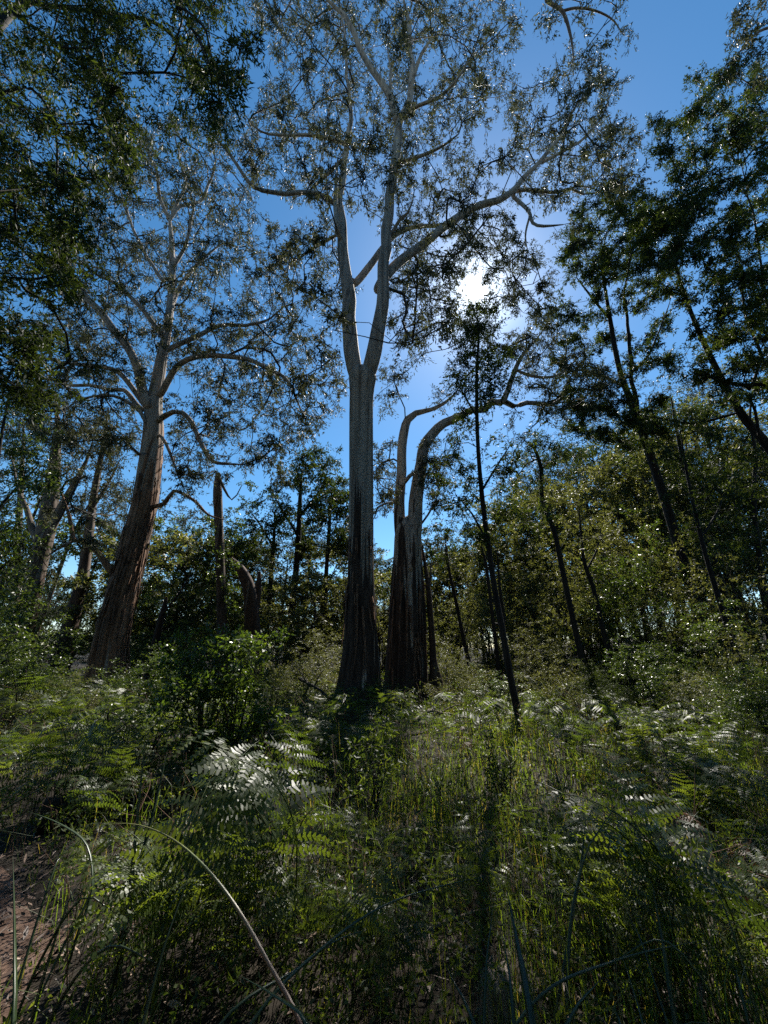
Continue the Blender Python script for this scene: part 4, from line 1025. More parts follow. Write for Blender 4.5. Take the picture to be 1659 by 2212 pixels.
# the leafy shrub in front on the left, with a climber's larger leaves
shrub('shrub', 'dense leafy shrub in the left foreground, dark below and sunlit on top', -2.5, 6.0, 1.75, 0.85, 450, 'shrub_leaf', n=260, n_stem=9, spray_len=0.2, n_spray=6, n_leaf=11, L=0.06, W=0.03, hang=0.1)
shrub('climbing_plant', 'broad leaved climber over the right side of the foreground shrub', -2.0, 5.75, 1.75, 0.42, 451, 'bright_leaf', n=26, n_stem=4, cat='climber', spray_len=0.2, n_spray=4, n_leaf=4, L=0.12, W=0.055, hang=0.6)
shrub('shrub', 'fine leaved low shrub left of the foreground shrub', -3.35, 6.2, 1.15, 0.75, 452, 'bright_leaf', n=80, n_stem=6, spray_len=0.2, n_spray=6, n_leaf=10, L=0.035, W=0.016)
for i, (px, py, h, r, lab) in enumerate([(800, 1830, 0.75, 0.3, 'wispy upright shrublet below the tall gum'), (640, 1760, 0.6, 0.35, 'small shrublet right of the foreground shrub'),
                                         (1090, 1760, 0.7, 0.35, 'dark shrublet at the foot of the lone sapling'), (1230, 1640, 0.8, 0.5, 'dark grassy shrublet below the flat topped sapling')]):
    g = ground_at(px, py)
    shrub('shrub', lab, float(g[0]), float(g[1]), h, r, 460 + i, 'cover', n=26, n_stem=6, spray_len=0.16, n_spray=5, n_leaf=8, L=0.05, W=0.016, group='shrublets in the grass')

# ------------------------------------------------------------------ bracken
def frond_mesh(name, seed, stalk, blade, arch0, arch1, n_pin=8, n_pnl=12, mat='fern_leaf', droop=0.35, width=0.5):
    rng = np.random.default_rng(seed)
    k = 26; s = np.linspace(0, 1, k); Lt = stalk + blade; f = stalk / Lt
    ang = np.where(s < f, arch0 * s / f, arch0 + (arch1 - arch0) * ((s - f) / (1 - f)) ** 0.9)
    ds = Lt / (k - 1)
    X = np.concatenate([[0], np.cumsum(np.sin(ang[:-1]) * ds)]); Z = np.concatenate([[0], np.cumsum(np.cos(ang[:-1]) * ds)])
    pts = np.stack([X, 0.02 * np.sin(s * 5 + seed), Z], 1)
    b = Buf()
    V, Q = tube(pts, np.linspace(0.0045, 0.0012, k), 4); b.add(V, Q)
    VV, nq = [], 0
    for i in range(n_pin):
        t = (i + 0.3) / n_pin
        si = f + (1 - f) * t
        p0 = np.array([np.interp(si, s, pts[:, j]) for j in range(3)])
        a = np.interp(si, s, ang)
        T = np.array([math.sin(a), 0, math.cos(a)]); N = np.array([-math.cos(a), 0, math.sin(a)])
        ln0 = width * blade * (1 - t) ** 0.8 * (0.8 + 0.2 * min(1, t * 6)) + 0.015
        for sd in (-1, 1):
            ln = ln0 * rng.uniform(0.75, 1.1)
            fw = rng.uniform(0.2, 0.7)
            d0 = np.array([0, sd, 0]) * math.cos(fw) + T * math.sin(fw) + N * rng.uniform(-0.3, 0.25)
            m = max(4, int(n_pnl * (ln / (width * blade)) ** 0.6))
            u = (np.arange(m) + 0.6) / m
            dr = droop * rng.uniform(0.6, 1.3)
            for uu in u:
                c = p0 + d0 * ln * uu + np.array([0, 0, -1]) * dr * ln * uu ** 2
                dd = d0 + np.array([0, 0, -2]) * dr * uu; dd /= np.linalg.norm(dd)
                nn = N - dd * np.dot(N, dd); nn /= np.linalg.norm(nn) + 1e-9
                q = np.cross(nn, dd)
                pl = 0.14 * ln * (1 - uu) ** 0.8 * (0.55 + 0.45 * min(1, uu * 5)) + 0.006
                w = ln / m * 0.37
                for s2 in (-1, 1):
                    e = q * s2 * 0.93 + dd * 0.33 + nn * rng.uniform(-0.18, 0.05)
                    tip = c + e * pl
                    VV += [c - dd * w, c + dd * w, tip + dd * w * 0.45, tip - dd * w * 0.3]; nq += 1
            e1 = p0 + d0 * ln + np.array([0, 0, -1]) * dr * ln
            cr = np.cross(d0, N) * 0.0012
            mid = p0 + d0 * ln * 0.55 + np.array([0, 0, -1]) * dr * ln * 0.3
            VV += [p0 - cr, p0 + cr, mid + cr, mid - cr, mid - cr, mid + cr, e1 + cr * 0.5, e1 - cr * 0.5]; nq += 2
    b.add(np.array(VV), np.arange(nq * 4).reshape(-1, 4))
    V = np.concatenate(b.V); Q = np.concatenate(b.Q)
    o = mesh_np(name, V, Q, M[mat]); me = o.data
    bpy.data.objects.remove(o)
    return me

FROND = [frond_mesh('frond', 1, 0.38, 0.62, 0.25, 1.75), frond_mesh('frond', 2, 0.42, 0.55, 0.4, 1.5, 7, 11), frond_mesh('frond', 3, 0.3, 0.7, 0.3, 2.0, 8, 12, droop=0.5),
         frond_mesh('frond', 4, 0.45, 0.45, 0.15, 1.2, 7, 10, droop=0.2), frond_mesh('frond', 5, 0.35, 0.58, 0.5, 1.9, 7, 12, droop=0.6)]
DEAD = [frond_mesh('frond', 8, 0.3, 0.5, 0.5, 2.3, 10, 9, 'dead_fern', droop=1.0), frond_mesh('frond', 9, 0.35, 0.45, 0.7, 2.5, 10, 9, 'dead_fern', droop=1.2)]
RNG = random.Random(5)
MARKS = [(225, 1500, 'the leaning left gum'), (765, 1540, 'the tall gum'), (876, 1520, 'the twin gum'), (1132, 1630, 'the lone sapling'), (1280, 1500, 'the flat topped sapling'),
         (450, 1680, 'the foreground shrub'), (1630, 1540, 'the right leaning sapling'), (480, 1440, 'the climber clad trunk'), (60, 2000, 'the litter path'), (940, 1540, 'the pale fallen branch'),
         (1230, 1790, 'the low sedge tussock'), (1080, 2200, 'the small stump'), (650, 2200, 'the arching blade'), (1500, 1960, 'the dead brown ferns'), (200, 1770, 'the mossy log'), (1560, 1600, 'the low reedy bush')]
def fern_label(px, py, sz, n, zone):
    k = min(MARKS, key=lambda m: math.hypot(m[0] - px, (m[1] - py) * 1.3))
    dx, dy = px - k[0], py - k[1]
    rel = ('left of ' if dx < 0 else 'right of ') + k[2] if abs(dx) > abs(dy) * 0.8 else ('in front of ' if dy > 0 else 'behind ') + k[2]
    far = ' well' if math.hypot(dx, dy) > 150 else ' just' if math.hypot(dx, dy) < 60 else ''
    size = 'small' if sz < 0.6 else 'large' if sz > 1.05 else 'middling'
    return f"{size} bracken of {['', 'one', 'two', 'three', 'four', 'five'][n]} fronds{far} {rel}"
def fern(x, y, label, group=None, size=1.0, n=3, face=None, meshes=FROND, z=None, tilt=0.0, name='bracken_fern'):
    r = empty(name, (x, y, float(gz(x, y)) if z is None else z), label, 'fern', group)
    a0 = RNG.uniform(0, 6.28)
    for i in range(n):
        o = bpy.data.objects.new('frond', RNG.choice(meshes))
        o.parent = r
        a = (a0 + i * 6.28 / n + RNG.uniform(-0.5, 0.5)) if face is None else face + RNG.uniform(-0.5, 0.5) + (i - (n - 1) / 2) * 0.7
        s = size * RNG.uniform(0.75, 1.15)
        o.scale = (s, s, s)
        o.rotation_euler = (RNG.uniform(-0.2, 0.2), tilt + RNG.uniform(-0.15, 0.2), a)
        o.location = (RNG.uniform(-0.04, 0.04), RNG.uniform(-0.04, 0.04), -0.02)
        COL.objects.link(o)
    return r

# ferns one can single out: (px, py of the foot, depth override, size, fronds, facing, label)
for px, py, sz, n, fc, lab in [
    (600, 2080, 1.3, 5, 3.2, 'large bracken with white lit drooping leaflets behind the long arching blade'),
    (600, 1910, 1.25, 5, 3.0, 'bracken just above the white lit one, fronds fanned to the left'),
    (330, 2230, 1.1, 5, 2.2, 'bright green bracken at the lower left beside the litter path'),
    (650, 2190, 0.8, 4, 1.0, 'small green bracken right of the arching blade near the bottom'),
    (230, 1780, 0.9, 2, 2.6, 'grey bracken arching left over the dark hollow at the left'),
    (860, 1590, 1.0, 3, -0.6, 'pale sunlit bracken at the foot of the twin gum'),
    (1450, 2110, 1.15, 4, 3.0, 'curled bracken on a tall dark stalk in the right foreground'),
    (1600, 2200, 1.1, 5, 2.4, 'grey green bracken in the bottom right corner'),
    (1480, 2200, 0.9, 4, 1.6, 'bracken left of the bottom right corner fern'),
    (860, 2230, 0.6, 3, 2.0, 'small bracken at the bottom edge in the middle'),
    (760, 2230, 0.7, 3, 0.8, 'dim bracken at the bottom edge left of the middle'),
    (1180, 1560, 1.3, 4, None, 'tall upright bracken between the lone sapling and the flat topped one')]:
    g = ground_at(px, py)
    fern(float(g[0]), float(g[1]), lab, None, sz, n, fc)
zones = [([(0, 1480), (330, 1470), (560, 1520), (520, 1620), (230, 1640), (0, 1600)], 52, 'bracken of the sunlit bed below the leaning left gum', 1.1),
         ([(560, 1540), (840, 1530), (900, 1620), (760, 1720), (560, 1680)], 30, 'bracken of the bed in front of the tall gum', 0.9),
         ([(860, 1540), (1110, 1530), (1130, 1620), (960, 1660), (880, 1620)], 26, 'bracken of the patch in front of the twin gum', 0.75),
         ([(1150, 1530), (1420, 1500), (1450, 1640), (1250, 1680), (1150, 1640)], 32, 'bracken of the bed below the leaning saplings', 0.9),
         ([(1400, 1560), (1659, 1560), (1659, 1860), (1500, 1820), (1380, 1700)], 52, 'bracken of the grey green fern bank at the right', 0.8),
         ([(280, 1640), (420, 1680), (440, 1760), (300, 1800)], 8, 'bracken under the foreground shrub', 0.6),
         ([(620, 1760), (1380, 1740), (1300, 1950), (680, 1980)], 14, 'short bracken scattered in the tall grass', 0.5),
         ([(-40, 1640), (260, 1650), (330, 1790), (120, 1830), (-40, 1800)], 22, 'x', 0.95),
         ([(260, 1840), (700, 1830), (760, 2150), (300, 2150)], 20, 'x', 0.62),
         ([(1000, 1900), (1640, 1860), (1640, 2200), (1150, 2200)], 24, 'x', 0.62),
         ([(700, 1880), (1050, 1880), (1050, 2180), (760, 2180)], 9, 'x', 0.5),
         ([(80, 1990), (560, 2050), (520, 2212), (150, 2212)], 8, 'bracken at the lower left near the litter path', 0.65)]
zr = np.random.default_rng(88)
for poly, n, lab, sz in zones:
    P_ = np.array(poly, float); k = 0
    while k < n:
        c = zr.uniform(P_.min(0), P_.max(0), (1, 2))
        if not inpoly(c, P_)[0]: continue
        g = ground_at(*c[0])
        if on_path(np.array([g[0]]), np.array([g[1]]), 0.1)[0] and k < n:
            k += 1; continue
        s_, n_ = sz * zr.uniform(0.75, 1.25), int(zr.integers(2, 5))
        fern(float(g[0]), float(g[1]), fern_label(c[0, 0], c[0, 1], s_, n_, lab), 'bracken ferns', s_, n_); k += 1
for k, (px, py) in enumerate([(1450, 1930), (1520, 1900), (1590, 1930), (1480, 2010), (1570, 1990), (1640, 1960), (1030, 1640), (1000, 1610), (1400, 1890)]):
    g = ground_at(px, py)
    near = 'red brown dead bracken in the right foreground fern bank' if k not in (6, 7) else 'brown dead bracken in the grass below the twin gum'
    fern(float(g[0]), float(g[1]), near, 'dead ferns at the right' if k not in (6, 7) else 'dead ferns below the twin gum', 0.75, 4, None, DEAD, name='dead_fern')

# ------------------------------------------------------------------ sedge blades in the foreground
def blade(root, pts, w, mat='sedge', fold=0.35, name='blade'):
    base = np.array(root.location)
    c = catmull(catmull(np.asarray(pts, float), 0.25), 0.05); k = len(c)
    T = np.gradient(c, axis=0); T /= np.linalg.norm(T, axis=1)[:, None] + 1e-9
    view = c - CAM; side = np.cross(T, view); side /= np.linalg.norm(side, axis=1)[:, None] + 1e-9
    tw = RNG.uniform(-0.7, 0.7) + np.linspace(0, RNG.uniform(-0.5, 0.5), k)
    n_ = np.cross(side, T)
    side = side * np.cos(tw)[:, None] + n_ * np.sin(tw)[:, None]
    n_ = np.cross(side, T)
    u = np.linspace(0, 1, k)
    ww = (w * 0.5 * np.minimum(1, 0.55 + u * 1.5) * (1 - u ** 3) + 0.0006)[:, None]
    V = np.stack([c - side * ww, c + n_ * ww * fold, c + side * ww, c - n_ * 0.0008], 1).reshape(-1, 3)
    i = np.arange(k - 1)[:, None] * 4; j = np.arange(4)[None]; kk = (j + 1) % 4
    Q = np.stack([i + j, i + kk, i + 4 + kk, i + 4 + j], -1).reshape(-1, 4)
    mesh_np(name, V - base, Q, M[mat], root, np.repeat(np.clip(RNG.gauss(0.5, 0.25) + 0 * u, 0, 1), 4), False)

def trace_blade(root, foot, pts, w, mat='sedge'):
    P_ = [at(px, py, Y)[0] for px, py, Y in pts]
    d = P_[0] - P_[1]; d /= np.linalg.norm(d)
    d = d * 0.75 + np.array([0, 0, -0.55]); d[2] = min(d[2], -0.45)
    k = (P_[0][2] - foot[2]) / -d[2]
    f = P_[0] + d * min(k, 0.9); f = np.array([f[0], f[1], foot[2]])
    if P_[0][2] > foot[2] + 0.02: P_ = [f] + P_
    blade(root, P_, w, mat)

M['sedge_brown'] = None
def sedge_brown():
    """a blade that withers from green foot to red-brown middle and straw tip, along its own length"""
    m, n, l = newmat('sedge_brown')
    t_ = n.new('ShaderNodeTexCoord'); sp = n.new('ShaderNodeSeparateXYZ'); l.new(t_.outputs['Generated'], sp.inputs[0])
    r = ramp(n, [(0.0, (0.05, 0.08, 0.04)), (0.62, (0.06, 0.09, 0.04)), (0.66, (0.17, 0.05, 0.02)), (0.8, (0.2, 0.14, 0.08)), (0.93, (0.12, 0.16, 0.04)), (1.0, (0.16, 0.16, 0.06))])
    l.new(sp.outputs[2], r.inputs[0])
    p = n.new('ShaderNodeBsdfPrincipled'); p.inputs['Roughness'].default_value = 0.4; l.new(r.outputs[0], p.inputs['Base Color'])
    o = n.new('ShaderNodeOutputMaterial'); l.new(p.outputs[0], o.inputs[0]); return m
M['sedge_brown'] = sedge_brown()
def tussock(label, x, y, extra, seed, hgt=0.8):
    z = float(gz(x, y))
    r = empty('sedge_tussock', (x, y, z), label, 'sedge', 'foreground sedges')
    q = random.Random(seed)
    for _ in range(extra):
        a = q.uniform(0, 6.28); e = q.uniform(0.15, 0.55) * hgt; hh = hgt * q.uniform(0.6, 1.1)
        f = np.array([x + q.gauss(0, 0.04), y + q.gauss(0, 0.04), z - 0.03])
        blade(r, [f, f + [e * .25 * math.cos(a), e * .25 * math.sin(a), hh * .55], f + [e * .7 * math.cos(a), e * .7 * math.sin(a), hh * .92], f + [e * 1.3 * math.cos(a), e * 1.3 * math.sin(a), hh * q.uniform(.6, 1.0)]], q.uniform(0.008, 0.014))
    return r
g1 = np.array([-0.05, 1.15, float(gz(-0.05, 1.15)) - 0.03])
T1 = tussock('sedge tussock with the long arching half withered blade at the lower left', g1[0], g1[1], 3, 1, 0.55)
trace_blade(T1, g1, [(655, 2230, 1.45), (582, 2085, 1.6), (512, 1962, 1.75), (442, 1872, 1.85), (372, 1812, 1.95), (300, 1782, 2.05), (230, 1778, 2.1)], 0.012, 'sedge_brown')
trace_blade(T1, g1, [(672, 2225, 1.4), (600, 2155, 1.5), (515, 2106, 1.6)], 0.022)
trace_blade(T1, g1, [(500, 2185, 1.6), (640, 2095, 1.75), (720, 2035, 1.85), (790, 2008, 1.95)], 0.010)
trace_blade(T1, g1, [(540, 2215, 1.5), (700, 2045, 1.7), (832, 1955, 1.85), (950, 1915, 1.95), (1052, 1893, 2.0)], 0.010)
trace_blade(T1, g1, [(350, 2060, 1.75), (395, 1930, 1.85), (420, 1850, 1.9)], 0.014)
g2 = np.array([-1.35, 1.95, float(gz(-1.35, 1.95)) - 0.03])
T2 = tussock('sedge tussock left of the arching blade with straight dark stems', g2[0], g2[1], 5, 2, 0.7)
trace_blade(T2, g2, [(170, 2010, 2.3), (200, 1925, 2.35), (188, 1826, 2.45), (130, 1780, 2.5), (60, 1752, 2.55)], 0.016)
trace_blade(T2, g2, [(280, 1936, 2.3), (298, 1750, 2.4), (318, 1555, 2.5)], 0.02)
trace_blade(T2, g2, [(292, 1906, 2.3), (330, 1760, 2.4), (362, 1620, 2.5)], 0.026)
trace_blade(T2, g2, [(160, 2000, 2.3), (260, 1850, 2.5), (380, 1790, 2.7)], 0.010)
g3 = np.array([-2.35, 1.7, float(gz(-2.35, 1.7)) - 0.03])
T3 = tussock('sedge tussock at the left edge with bright blades reaching in', g3[0], g3[1], 4, 3, 0.8)
trace_blade(T3, g3, [(-60, 1800, 2.0), (20, 1742, 2.05), (120, 1686, 2.1)], 0.022)
trace_blade(T3, g3, [(-60, 1740, 2.0), (5, 1705, 2.05), (70, 1672, 2.1)], 0.018)
trace_blade(T3, g3, [(-60, 1790, 2.0), (0, 1794, 2.0), (70, 1806, 2.05)], 0.012)
trace_blade(T3, g3, [(30, 2200, 1.7), (32, 2050, 1.8), (28, 1850, 1.9)], 0.020)
g4 = np.array([0.62, 1.45, float(gz(0.62, 1.45)) - 0.03])
T4 = tussock('sedge tussock at the bottom right of centre with pale upright blades', g4[0], g4[1], 5, 4, 0.5)
trace_blade(T4, g4, [(1112, 2220, 1.6), (1100, 2100, 1.7), (1085, 2022, 1.8)], 0.020)
trace_blade(T4, g4, [(1150, 2215, 1.6), (1112, 2010, 1.8), (1095, 1922, 1.9)], 0.030)
trace_blade(T4, g4, [(1050, 2085, 1.75), (1060, 2000, 1.85), (1066, 1950, 1.9)], 0.016)
trace_blade(T4, g4, [(1025, 2215, 1.6), (985, 2130, 1.7), (962, 2085, 1.75)], 0.022)
trace_blade(T4, g4, [(1225, 2215, 1.65), (1248, 2172, 1.7), (1296, 2118, 1.8)], 0.020)
g5 = np.array([1.2, 1.75, float(gz(1.2, 1.75)) - 0.03])
T5 = tussock('sedge tussock at the lower right among the grey ferns', g5[0], g5[1], 5, 5, 0.6)
trace_blade(T5, g5, [(1390, 2215, 1.8), (1378, 2172, 1.85), (1345, 2068, 2.0)], 0.012)
trace_blade(T5, g5, [(1388, 2040, 2.0), (1365, 1990, 2.1), (1343, 1946, 2.15)], 0.012)
trace_blade(T5, g5, [(1232, 2002, 2.1), (1254, 1876, 2.2), (1266, 1762, 2.3)], 0.014)
trace_blade(T5, g5, [(1450, 2150, 1.9), (1430, 2022, 2.0), (1408, 1905, 2.1)], 0.022)
trace_blade(T5, g5, [(1260, 1860, 2.2), (1290, 1800, 2.25), (1335, 1735, 2.3)], 0.012)
trace_blade(T5, g5, [(1140, 2180, 1.8), (1330, 2075, 1.9), (1520, 2030, 2.0)], 0.010)
for lab, px, py, hh, n_ in [('low sedge tussock in the grass right of the lone sapling', 1230, 1790, 0.55, 16), ('sedge tussock in the grass left of the tall gum base line', 960, 1760, 0.45, 12),
                            ('bright sedge tussock below the lit fern bank', 1380, 1780, 0.5, 18), ('dark sedge tussock beside the flat topped sapling foot', 1270, 1600, 0.9, 22),
                            ('dark sedge tussock right of the one at the sapling foot', 1340, 1600, 0.9, 20)]:
    g = ground_at(px, py); tussock(lab, float(g[0]), float(g[1]), n_, int(px), hh)

# ------------------------------------------------------------------ fallen wood and stump
def stick(name, label, pts, r, mat='dead_wood', cat='branch', group=None, side=()):
    P_ = np.asarray(pts, float); base = P_[0]
    root = empty(name, base, label, cat, group)
    c = catmull(P_, 0.08); rng_ = np.random.default_rng(len(label))
    c = c + rng_.normal(size=c.shape) * r * 0.12
    V, Q = tube(c, np.linspace(r, r * 0.45, len(c)), 9, 1 + 0.1 * rng_.normal(size=(len(c), 9)))
    b = Buf(); b.add(V, Q); b.obj('stem', M[mat], root, base)
    for f, d in side:
        p0 = c[int(f * (len(c) - 1))]
        cc = catmull(np.array([p0, p0 + np.array(d) * 0.5 + [0, 0, 0.03], p0 + np.array(d)]), 0.08)
        V, Q = tube(cc, np.linspace(r * 0.5, r * 0.15, len(cc)), 6); b = Buf(); b.add(V, Q); b.obj('side_branch', M[mat], root, base)
def gp(px, py, up=0.0):
    g = ground_at(px, py); g[2] += up; return g
stick('fallen_branch', 'pale twisted fallen branch at the foot of the twin gum', [gp(895, 1580, .15), gp(925, 1575, .3), gp(960, 1570, .25), gp(1010, 1575, .2)], 0.05, side=((0.4, (0.3, 0.2, 0.35)), (0.7, (0.35, -0.3, 0.2))))
stick('fallen_branch', 'dark fallen branch slanting left of the tall gum base', [gp(640, 1540, .9), gp(690, 1545, .55), gp(740, 1550, .1)], 0.05, 'bark_dark', side=((0.3, (-0.4, 0.3, 0.4)), (0.5, (0.2, 0.2, 0.4))))
stick('fallen_branch', 'thin pale stick lying in the bottom right grass', [gp(1180, 2120, .12), gp(1280, 2160, .1), gp(1380, 2215, .08)], 0.018)
stick('fallen_branch', 'thin stick across the bottom middle of the grass', [gp(870, 2080, .08), gp(960, 2060, .12), gp(1060, 2020, .12)], 0.012)
stick('fallen_branch', 'straw coloured leaning stick at the lower right edge', [gp(1520, 2250, .1), gp(1560, 2190, .2), gp(1590, 2120, .35)], 0.015)
stick('fallen_log', 'dark mossy log in the hollow at the left', [gp(90, 1790, .12), gp(210, 1770, .14), gp(330, 1750, .12)], 0.13, 'bark_dark', cat='log')
def stump():
    g = gp(1080, 2215); root = empty('tree_stump', g, 'small weathered broken stump at the bottom right of centre', 'stump')
    rng_ = np.random.default_rng(4); sides = 20
    hs_ = np.array([-0.05, 0.03, 0.07, 0.11, 0.14, 0.165, 0.17, 0.165])
    rr = np.array([0.10, 0.085, 0.075, 0.07, 0.066, 0.05, 0.03, 0.005])
    P_ = np.stack([0.02 * hs_, 0.03 * hs_, hs_], 1) + g
    d = 1 + 0.10 * rng_.normal(size=(1, sides)) + 0.04 * rng_.normal(size=(len(hs_), sides))
    T = np.tile([0, 0, 1.0], (len(hs_), 1)); th = np.arange(sides) / sides * 6.2832
    V = P_[:, None] + (rr[:, None] * d)[..., None] * np.stack([np.cos(th), np.sin(th), 0 * th], 1)[None]
    V[5:, :, 2] += 0.015 * rng_.normal(size=(1, sides))
    i = np.arange(len(hs_) - 1)[:, None] * sides; j = np.arange(sides)[None]; k = (j + 1) % sides
    mesh_np('stump_body', V.reshape(-1, 3) - g, np.stack([i + j, i + k, i + sides + k, i + sides + j], -1).reshape(-1, 4), M['dead_wood'], root, None, True)
stump()

# ------------------------------------------------------------------ grass, ground cover, leaf litter (uncountable)
def scatter(rng, n, ymin, ymax, power=1.0):
    u = rng.uniform(0, 1, n)
    y = ymin * (ymax / ymin) ** u if power else ymin + (ymax - ymin) * u
    x = rng.uniform(-1, 1, n) * (y * 1.12 + 1.0)
    return x, y

def patch(x, y, s, ph):
    return 0.5 + 0.25 * np.sin(x * s + ph) * np.sin(y * s * 0.8 + 2 * ph) + 0.25 * np.sin(x * s * 2.3 + 1.7 * ph + y) * np.sin(y * s * 1.9 - ph)

def build_grass():
    rng = np.random.default_rng(7)
    n = 125000
    x, y = scatter(rng, n, 1.7, 20.0)
    tuft = rng.uniform(0, 1, n) < 0.7                             # more than half the blades stand in tufts
    tx, ty = scatter(rng, 2600, 1.7, 20.0); ti = rng.integers(0, 2600, n)
    x = np.where(tuft, tx[ti] + rng.normal(0, 0.05, n) * (0.6 + ty[ti] * 0.12), x); y = np.where(tuft, ty[ti] + rng.normal(0, 0.05, n) * (0.6 + ty[ti] * 0.12), y)
    y = np.maximum(y, 1.5)
    left = np.clip((x + 0.35 * y) / (0.5 * y), 0.18, 1)          # grass is thickest in the middle and right
    keep = rng.uniform(0, 1, n) < left * (0.05 + 1.1 * patch(x, y, 1.7, 0.6)) * np.clip(1.5 - y / 12, 0.3, 1)
    keep &= rng.uniform(0, 1, n) < np.clip((y - 0.8) / 4.0, 0.3, 1)
    keep &= ~on_path(x, y, -0.05)
    tuft = tuft[keep]
    x, y = x[keep], y[keep]; n = len(x)
    pv = patch(x, y, 0.9, 2.1)
    h = (0.14 + 0.36 * pv) * rng.uniform(0.4, 1.35, n) * np.where(tuft, 1.25, 0.8)
    w = 0.0028 + 0.0011 * y * rng.uniform(0.5, 1.1, n) * 0.8
    a = rng.uniform(0, 6.28, n); ln = rng.uniform(0.05, 1.0, n) ** 1.3 * 1.1 * h
    z = gz(x, y) - 0.01
    b = np.stack([x, y, z], 1)
    d = np.stack([np.cos(a), np.sin(a), 0 * a], 1)
    s = np.stack([-np.sin(a), np.cos(a), 0 * a], 1) * (w * 0.5)[:, None]
    m = b + d * (ln * 0.33)[:, None]; m[:, 2] += h * 0.62
    t = b + d * ln[:, None]; t[:, 2] += h * (1 - 0.45 * rng.uniform(0, 1, n))
    V = np.stack([b - s, b + s, m - s * 0.8, m + s * 0.8, t - s * 0.12, t + s * 0.12], 1).reshape(-1, 3)
    i = np.arange(n)[:, None] * 6
    Q = np.concatenate([i + [0, 1, 3, 2], i + [2, 3, 5, 4]])
    T = np.repeat(np.where(rng.uniform(0, 1, n) < 0.2, rng.uniform(0, 0.16, n), np.clip(0.3 + 0.5 * pv + rng.normal(0, 0.15, n), 0.2, 1)), 6)
    o = mesh_np('grass', V, Q, M['grass'], None, T, False, 'stuff')
    o['label'] = 'long fine green grass covering the clearing floor'; o['category'] = 'grass'
build_grass()

def build_cover():
    rng = np.random.default_rng(8)
    n = 9000
    x, y = scatter(rng, n, 1.9, 26.0)
    keep = (rng.uniform(0, 1, n) < 0.2 + 0.9 * patch(x, y, 1.3, 4.0)) & ~on_path(x, y, 0.05)
    x, y = x[keep], y[keep]; n = len(x)
    C_ = np.stack([x, y, gz(x, y) + rng.uniform(0.03, 0.32, n) * np.clip(0.75 + y / 8, 0, 2.6)], 1)
    sc = np.clip(0.35 + y / 11, 0.4, 2.4)
    V, Q, T, _, _ = leaves(rng, C_, np.tile([0, 0, 1.0], (n, 1)), 3, 7, 0.16, 0.05, 0.018, 0.0, sc)
    V[:, 2] = np.maximum(V[:, 2], gz(V[:, 0], V[:, 1]) + 0.005)
    o = mesh_np('ground_cover', V, Q, M['cover'], None, T, False, 'stuff')
    o['label'] = 'low leafy herbs and creepers among the grass'; o['category'] = 'undergrowth'
build_cover()

def build_litter():
    rng = np.random.default_rng(9)
    n = 9000
    i = rng.integers(0, len(PATH), n)
    i = np.minimum(i, (rng.uniform(0, 1, n) ** 1.6 * len(PATH)).astype(int))
    p = PATH[i]
    x = p[:, 0] + rng.normal(0, 0.62, n) * p[:, 2]; y = p[:, 1] + rng.normal(0, 0.62, n) * p[:, 2]
    x2, y2 = scatter(rng, 4000, 1.7, 12)
    x = np.concatenate([x, x2]); y = np.concatenate([y, y2]); n = len(x)
    z = gz(x, y) + 0.012 + np.where(on_path(x, y, 0), 0.03, 0) + rng.uniform(0, 0.02, n)
    a = rng.uniform(0, 6.28, n); L_ = rng.uniform(0.03, 0.10, n); W_ = L_ * rng.uniform(0.1, 0.3, n)
    d = np.stack([np.cos(a), np.sin(a), rng.normal(0, 0.18, n)], 1) * L_[:, None] * 0.5
    s = np.stack([-np.sin(a), np.cos(a), rng.normal(0, 0.35, n)], 1) * W_[:, None]
    c = np.stack([x, y, z], 1)
    V = np.stack([c - d, c + s * 0.5, c + d, c - s * 0.5], 1).reshape(-1, 3)
    T = np.repeat(rng.uniform(0, 1, n) ** 1.4, 4)
    o = mesh_np('leaf_litter', V, np.arange(4 * n).reshape(-1, 4), M['litter'], None, T, False, 'stuff')
    o['label'] = 'fallen brown gum leaves and bark scraps on the path'; o['category'] = 'litter'
build_litter()

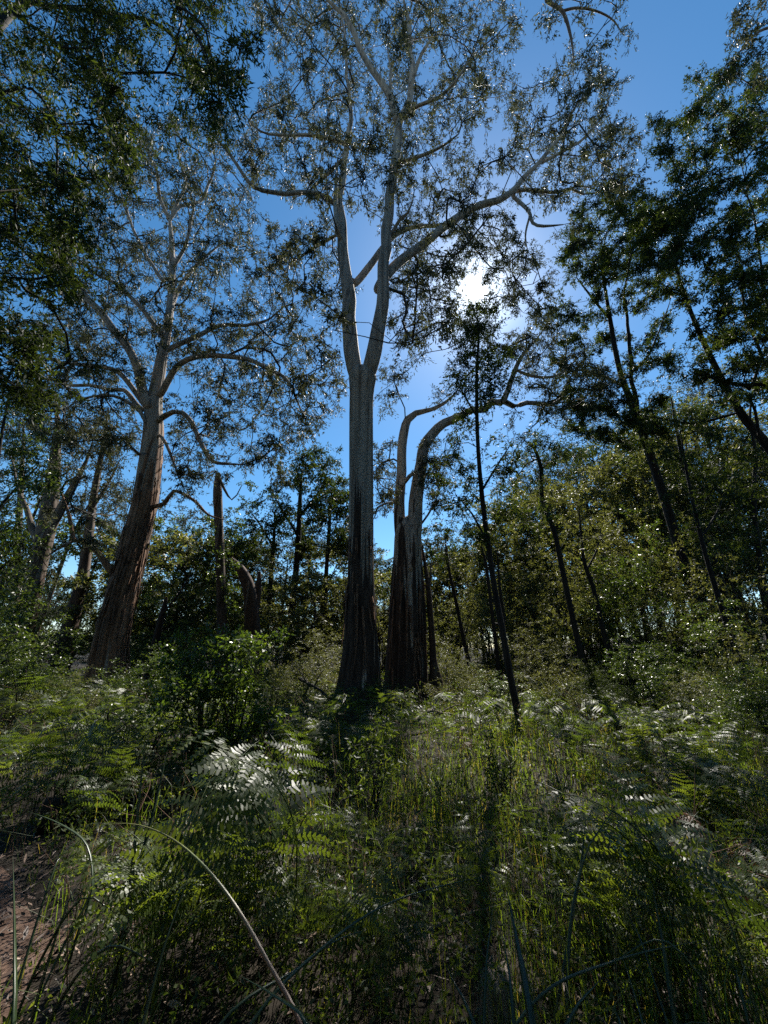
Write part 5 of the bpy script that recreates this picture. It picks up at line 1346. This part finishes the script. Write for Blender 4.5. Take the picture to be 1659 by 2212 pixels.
def build_bracken_mass():
    """the countless small fronds between the ferns one can tell apart"""
    rng = np.random.default_rng(19)
    n = 2300
    x, y = scatter(rng, n, 7.5, 22.0)
    dens = np.clip(0.25 + 0.5 * (np.abs(x - 0.5) / (0.5 * y)), 0, 0.85) * (0.3 + 0.9 * patch(x, y, 0.8, 5.0))
    keep = (rng.uniform(0, 1, n) < dens) & ~on_path(x, y, 0.1)
    x, y = x[keep], y[keep]; n = len(x)
    VV, QQ, m = [], [], 0
    npin = 16
    for X_, Y_ in zip(x, y):
        a = rng.uniform(0, 6.28); H = rng.uniform(0.2, 0.6); Ln = rng.uniform(0.45, 0.8); z0 = float(gz(X_, Y_))
        d = np.array([math.cos(a), math.sin(a), 0]); sd = np.array([-math.sin(a), math.cos(a), 0])
        t = np.linspace(0.05, 1, npin)
        ctr = np.array([X_, Y_, z0]) + d * (0.15 + t[:, None] * Ln) + np.array([0, 0, 1.0]) * (H + 0.22 * Ln * np.sin(t * 2.4) - 0.35 * Ln * t ** 2)[:, None]
        ln = 0.34 * Ln * (1 - t) ** 0.8 + 0.02
        for s_ in (-1, 1):
            tip = ctr + sd * s_ * ln[:, None] * 0.9 + d * ln[:, None] * 0.4; tip[:, 2] -= ln * rng.uniform(0.15, 0.6)
            mid = ctr + (tip - ctr) * 0.42; w = d * (0.085 * ln + 0.004)[:, None]; w[:, 2] += rng.normal(0, 0.01, npin)
            VV.append(np.stack([ctr, mid + w, tip, mid - w], 1).reshape(-1, 3)); QQ.append(np.arange(npin * 4).reshape(-1, 4) + m); m += npin * 4
        f = np.array([[X_, Y_, z0]]); e = sd * 0.006
        VV.append(np.vstack([f - e, f + e, ctr[:1] + e, ctr[:1] - e, ctr[:1] - e, ctr[:1] + e, ctr[-1:] + e * 0.3, ctr[-1:] - e * 0.3])); QQ.append(np.arange(8).reshape(2, 4) + m); m += 8
    V = np.concatenate(VV)
    o = mesh_np('bracken_bed', V, np.concatenate(QQ), M['cover'], None, np.repeat(np.clip(rng.normal(0.5, 0.25, len(V) // 4), 0, 1), 4), False, 'stuff')
    o['label'] = 'countless small bracken fronds filling the fern beds'; o['category'] = 'undergrowth'
build_bracken_mass()

def build_tangle():
    rng = np.random.default_rng(23)
    n = 2400
    x, y = scatter(rng, n, 2.2, 18.0)
    ok = ~on_path(x, y, 0.1); x, y = x[ok], y[ok]
    b = Buf()
    for X_, Y_ in zip(x, y):
        h = rng.uniform(0.2, 0.9) * (0.6 + min(Y_, 9) / 14); a = rng.uniform(0, 6.28); l = rng.uniform(0.05, 0.8) * h
        z0 = float(gz(X_, Y_))
        P_ = np.array([[X_, Y_, z0], [X_ + 0.4 * l * math.cos(a), Y_ + 0.4 * l * math.sin(a), z0 + 0.6 * h], [X_ + l * math.cos(a + .4), Y_ + l * math.sin(a + .4), z0 + h * rng.uniform(0.6, 1.0)]])
        r = rng.uniform(0.0015, 0.004) * (0.7 + Y_ / 8)
        V, Q = tube(P_, [r, r * 0.7, r * 0.3], 3); b.add(V, Q)
    o = b.obj('dead_stalks', M['strip'], None, smooth=False, kind='stuff')
    o['label'] = 'thin dead stalks tangled through the grass and ferns'; o['category'] = 'undergrowth'
build_tangle()

#print('TRIS', sum(len(m.polygons) * 2 for m in bpy.data.meshes))
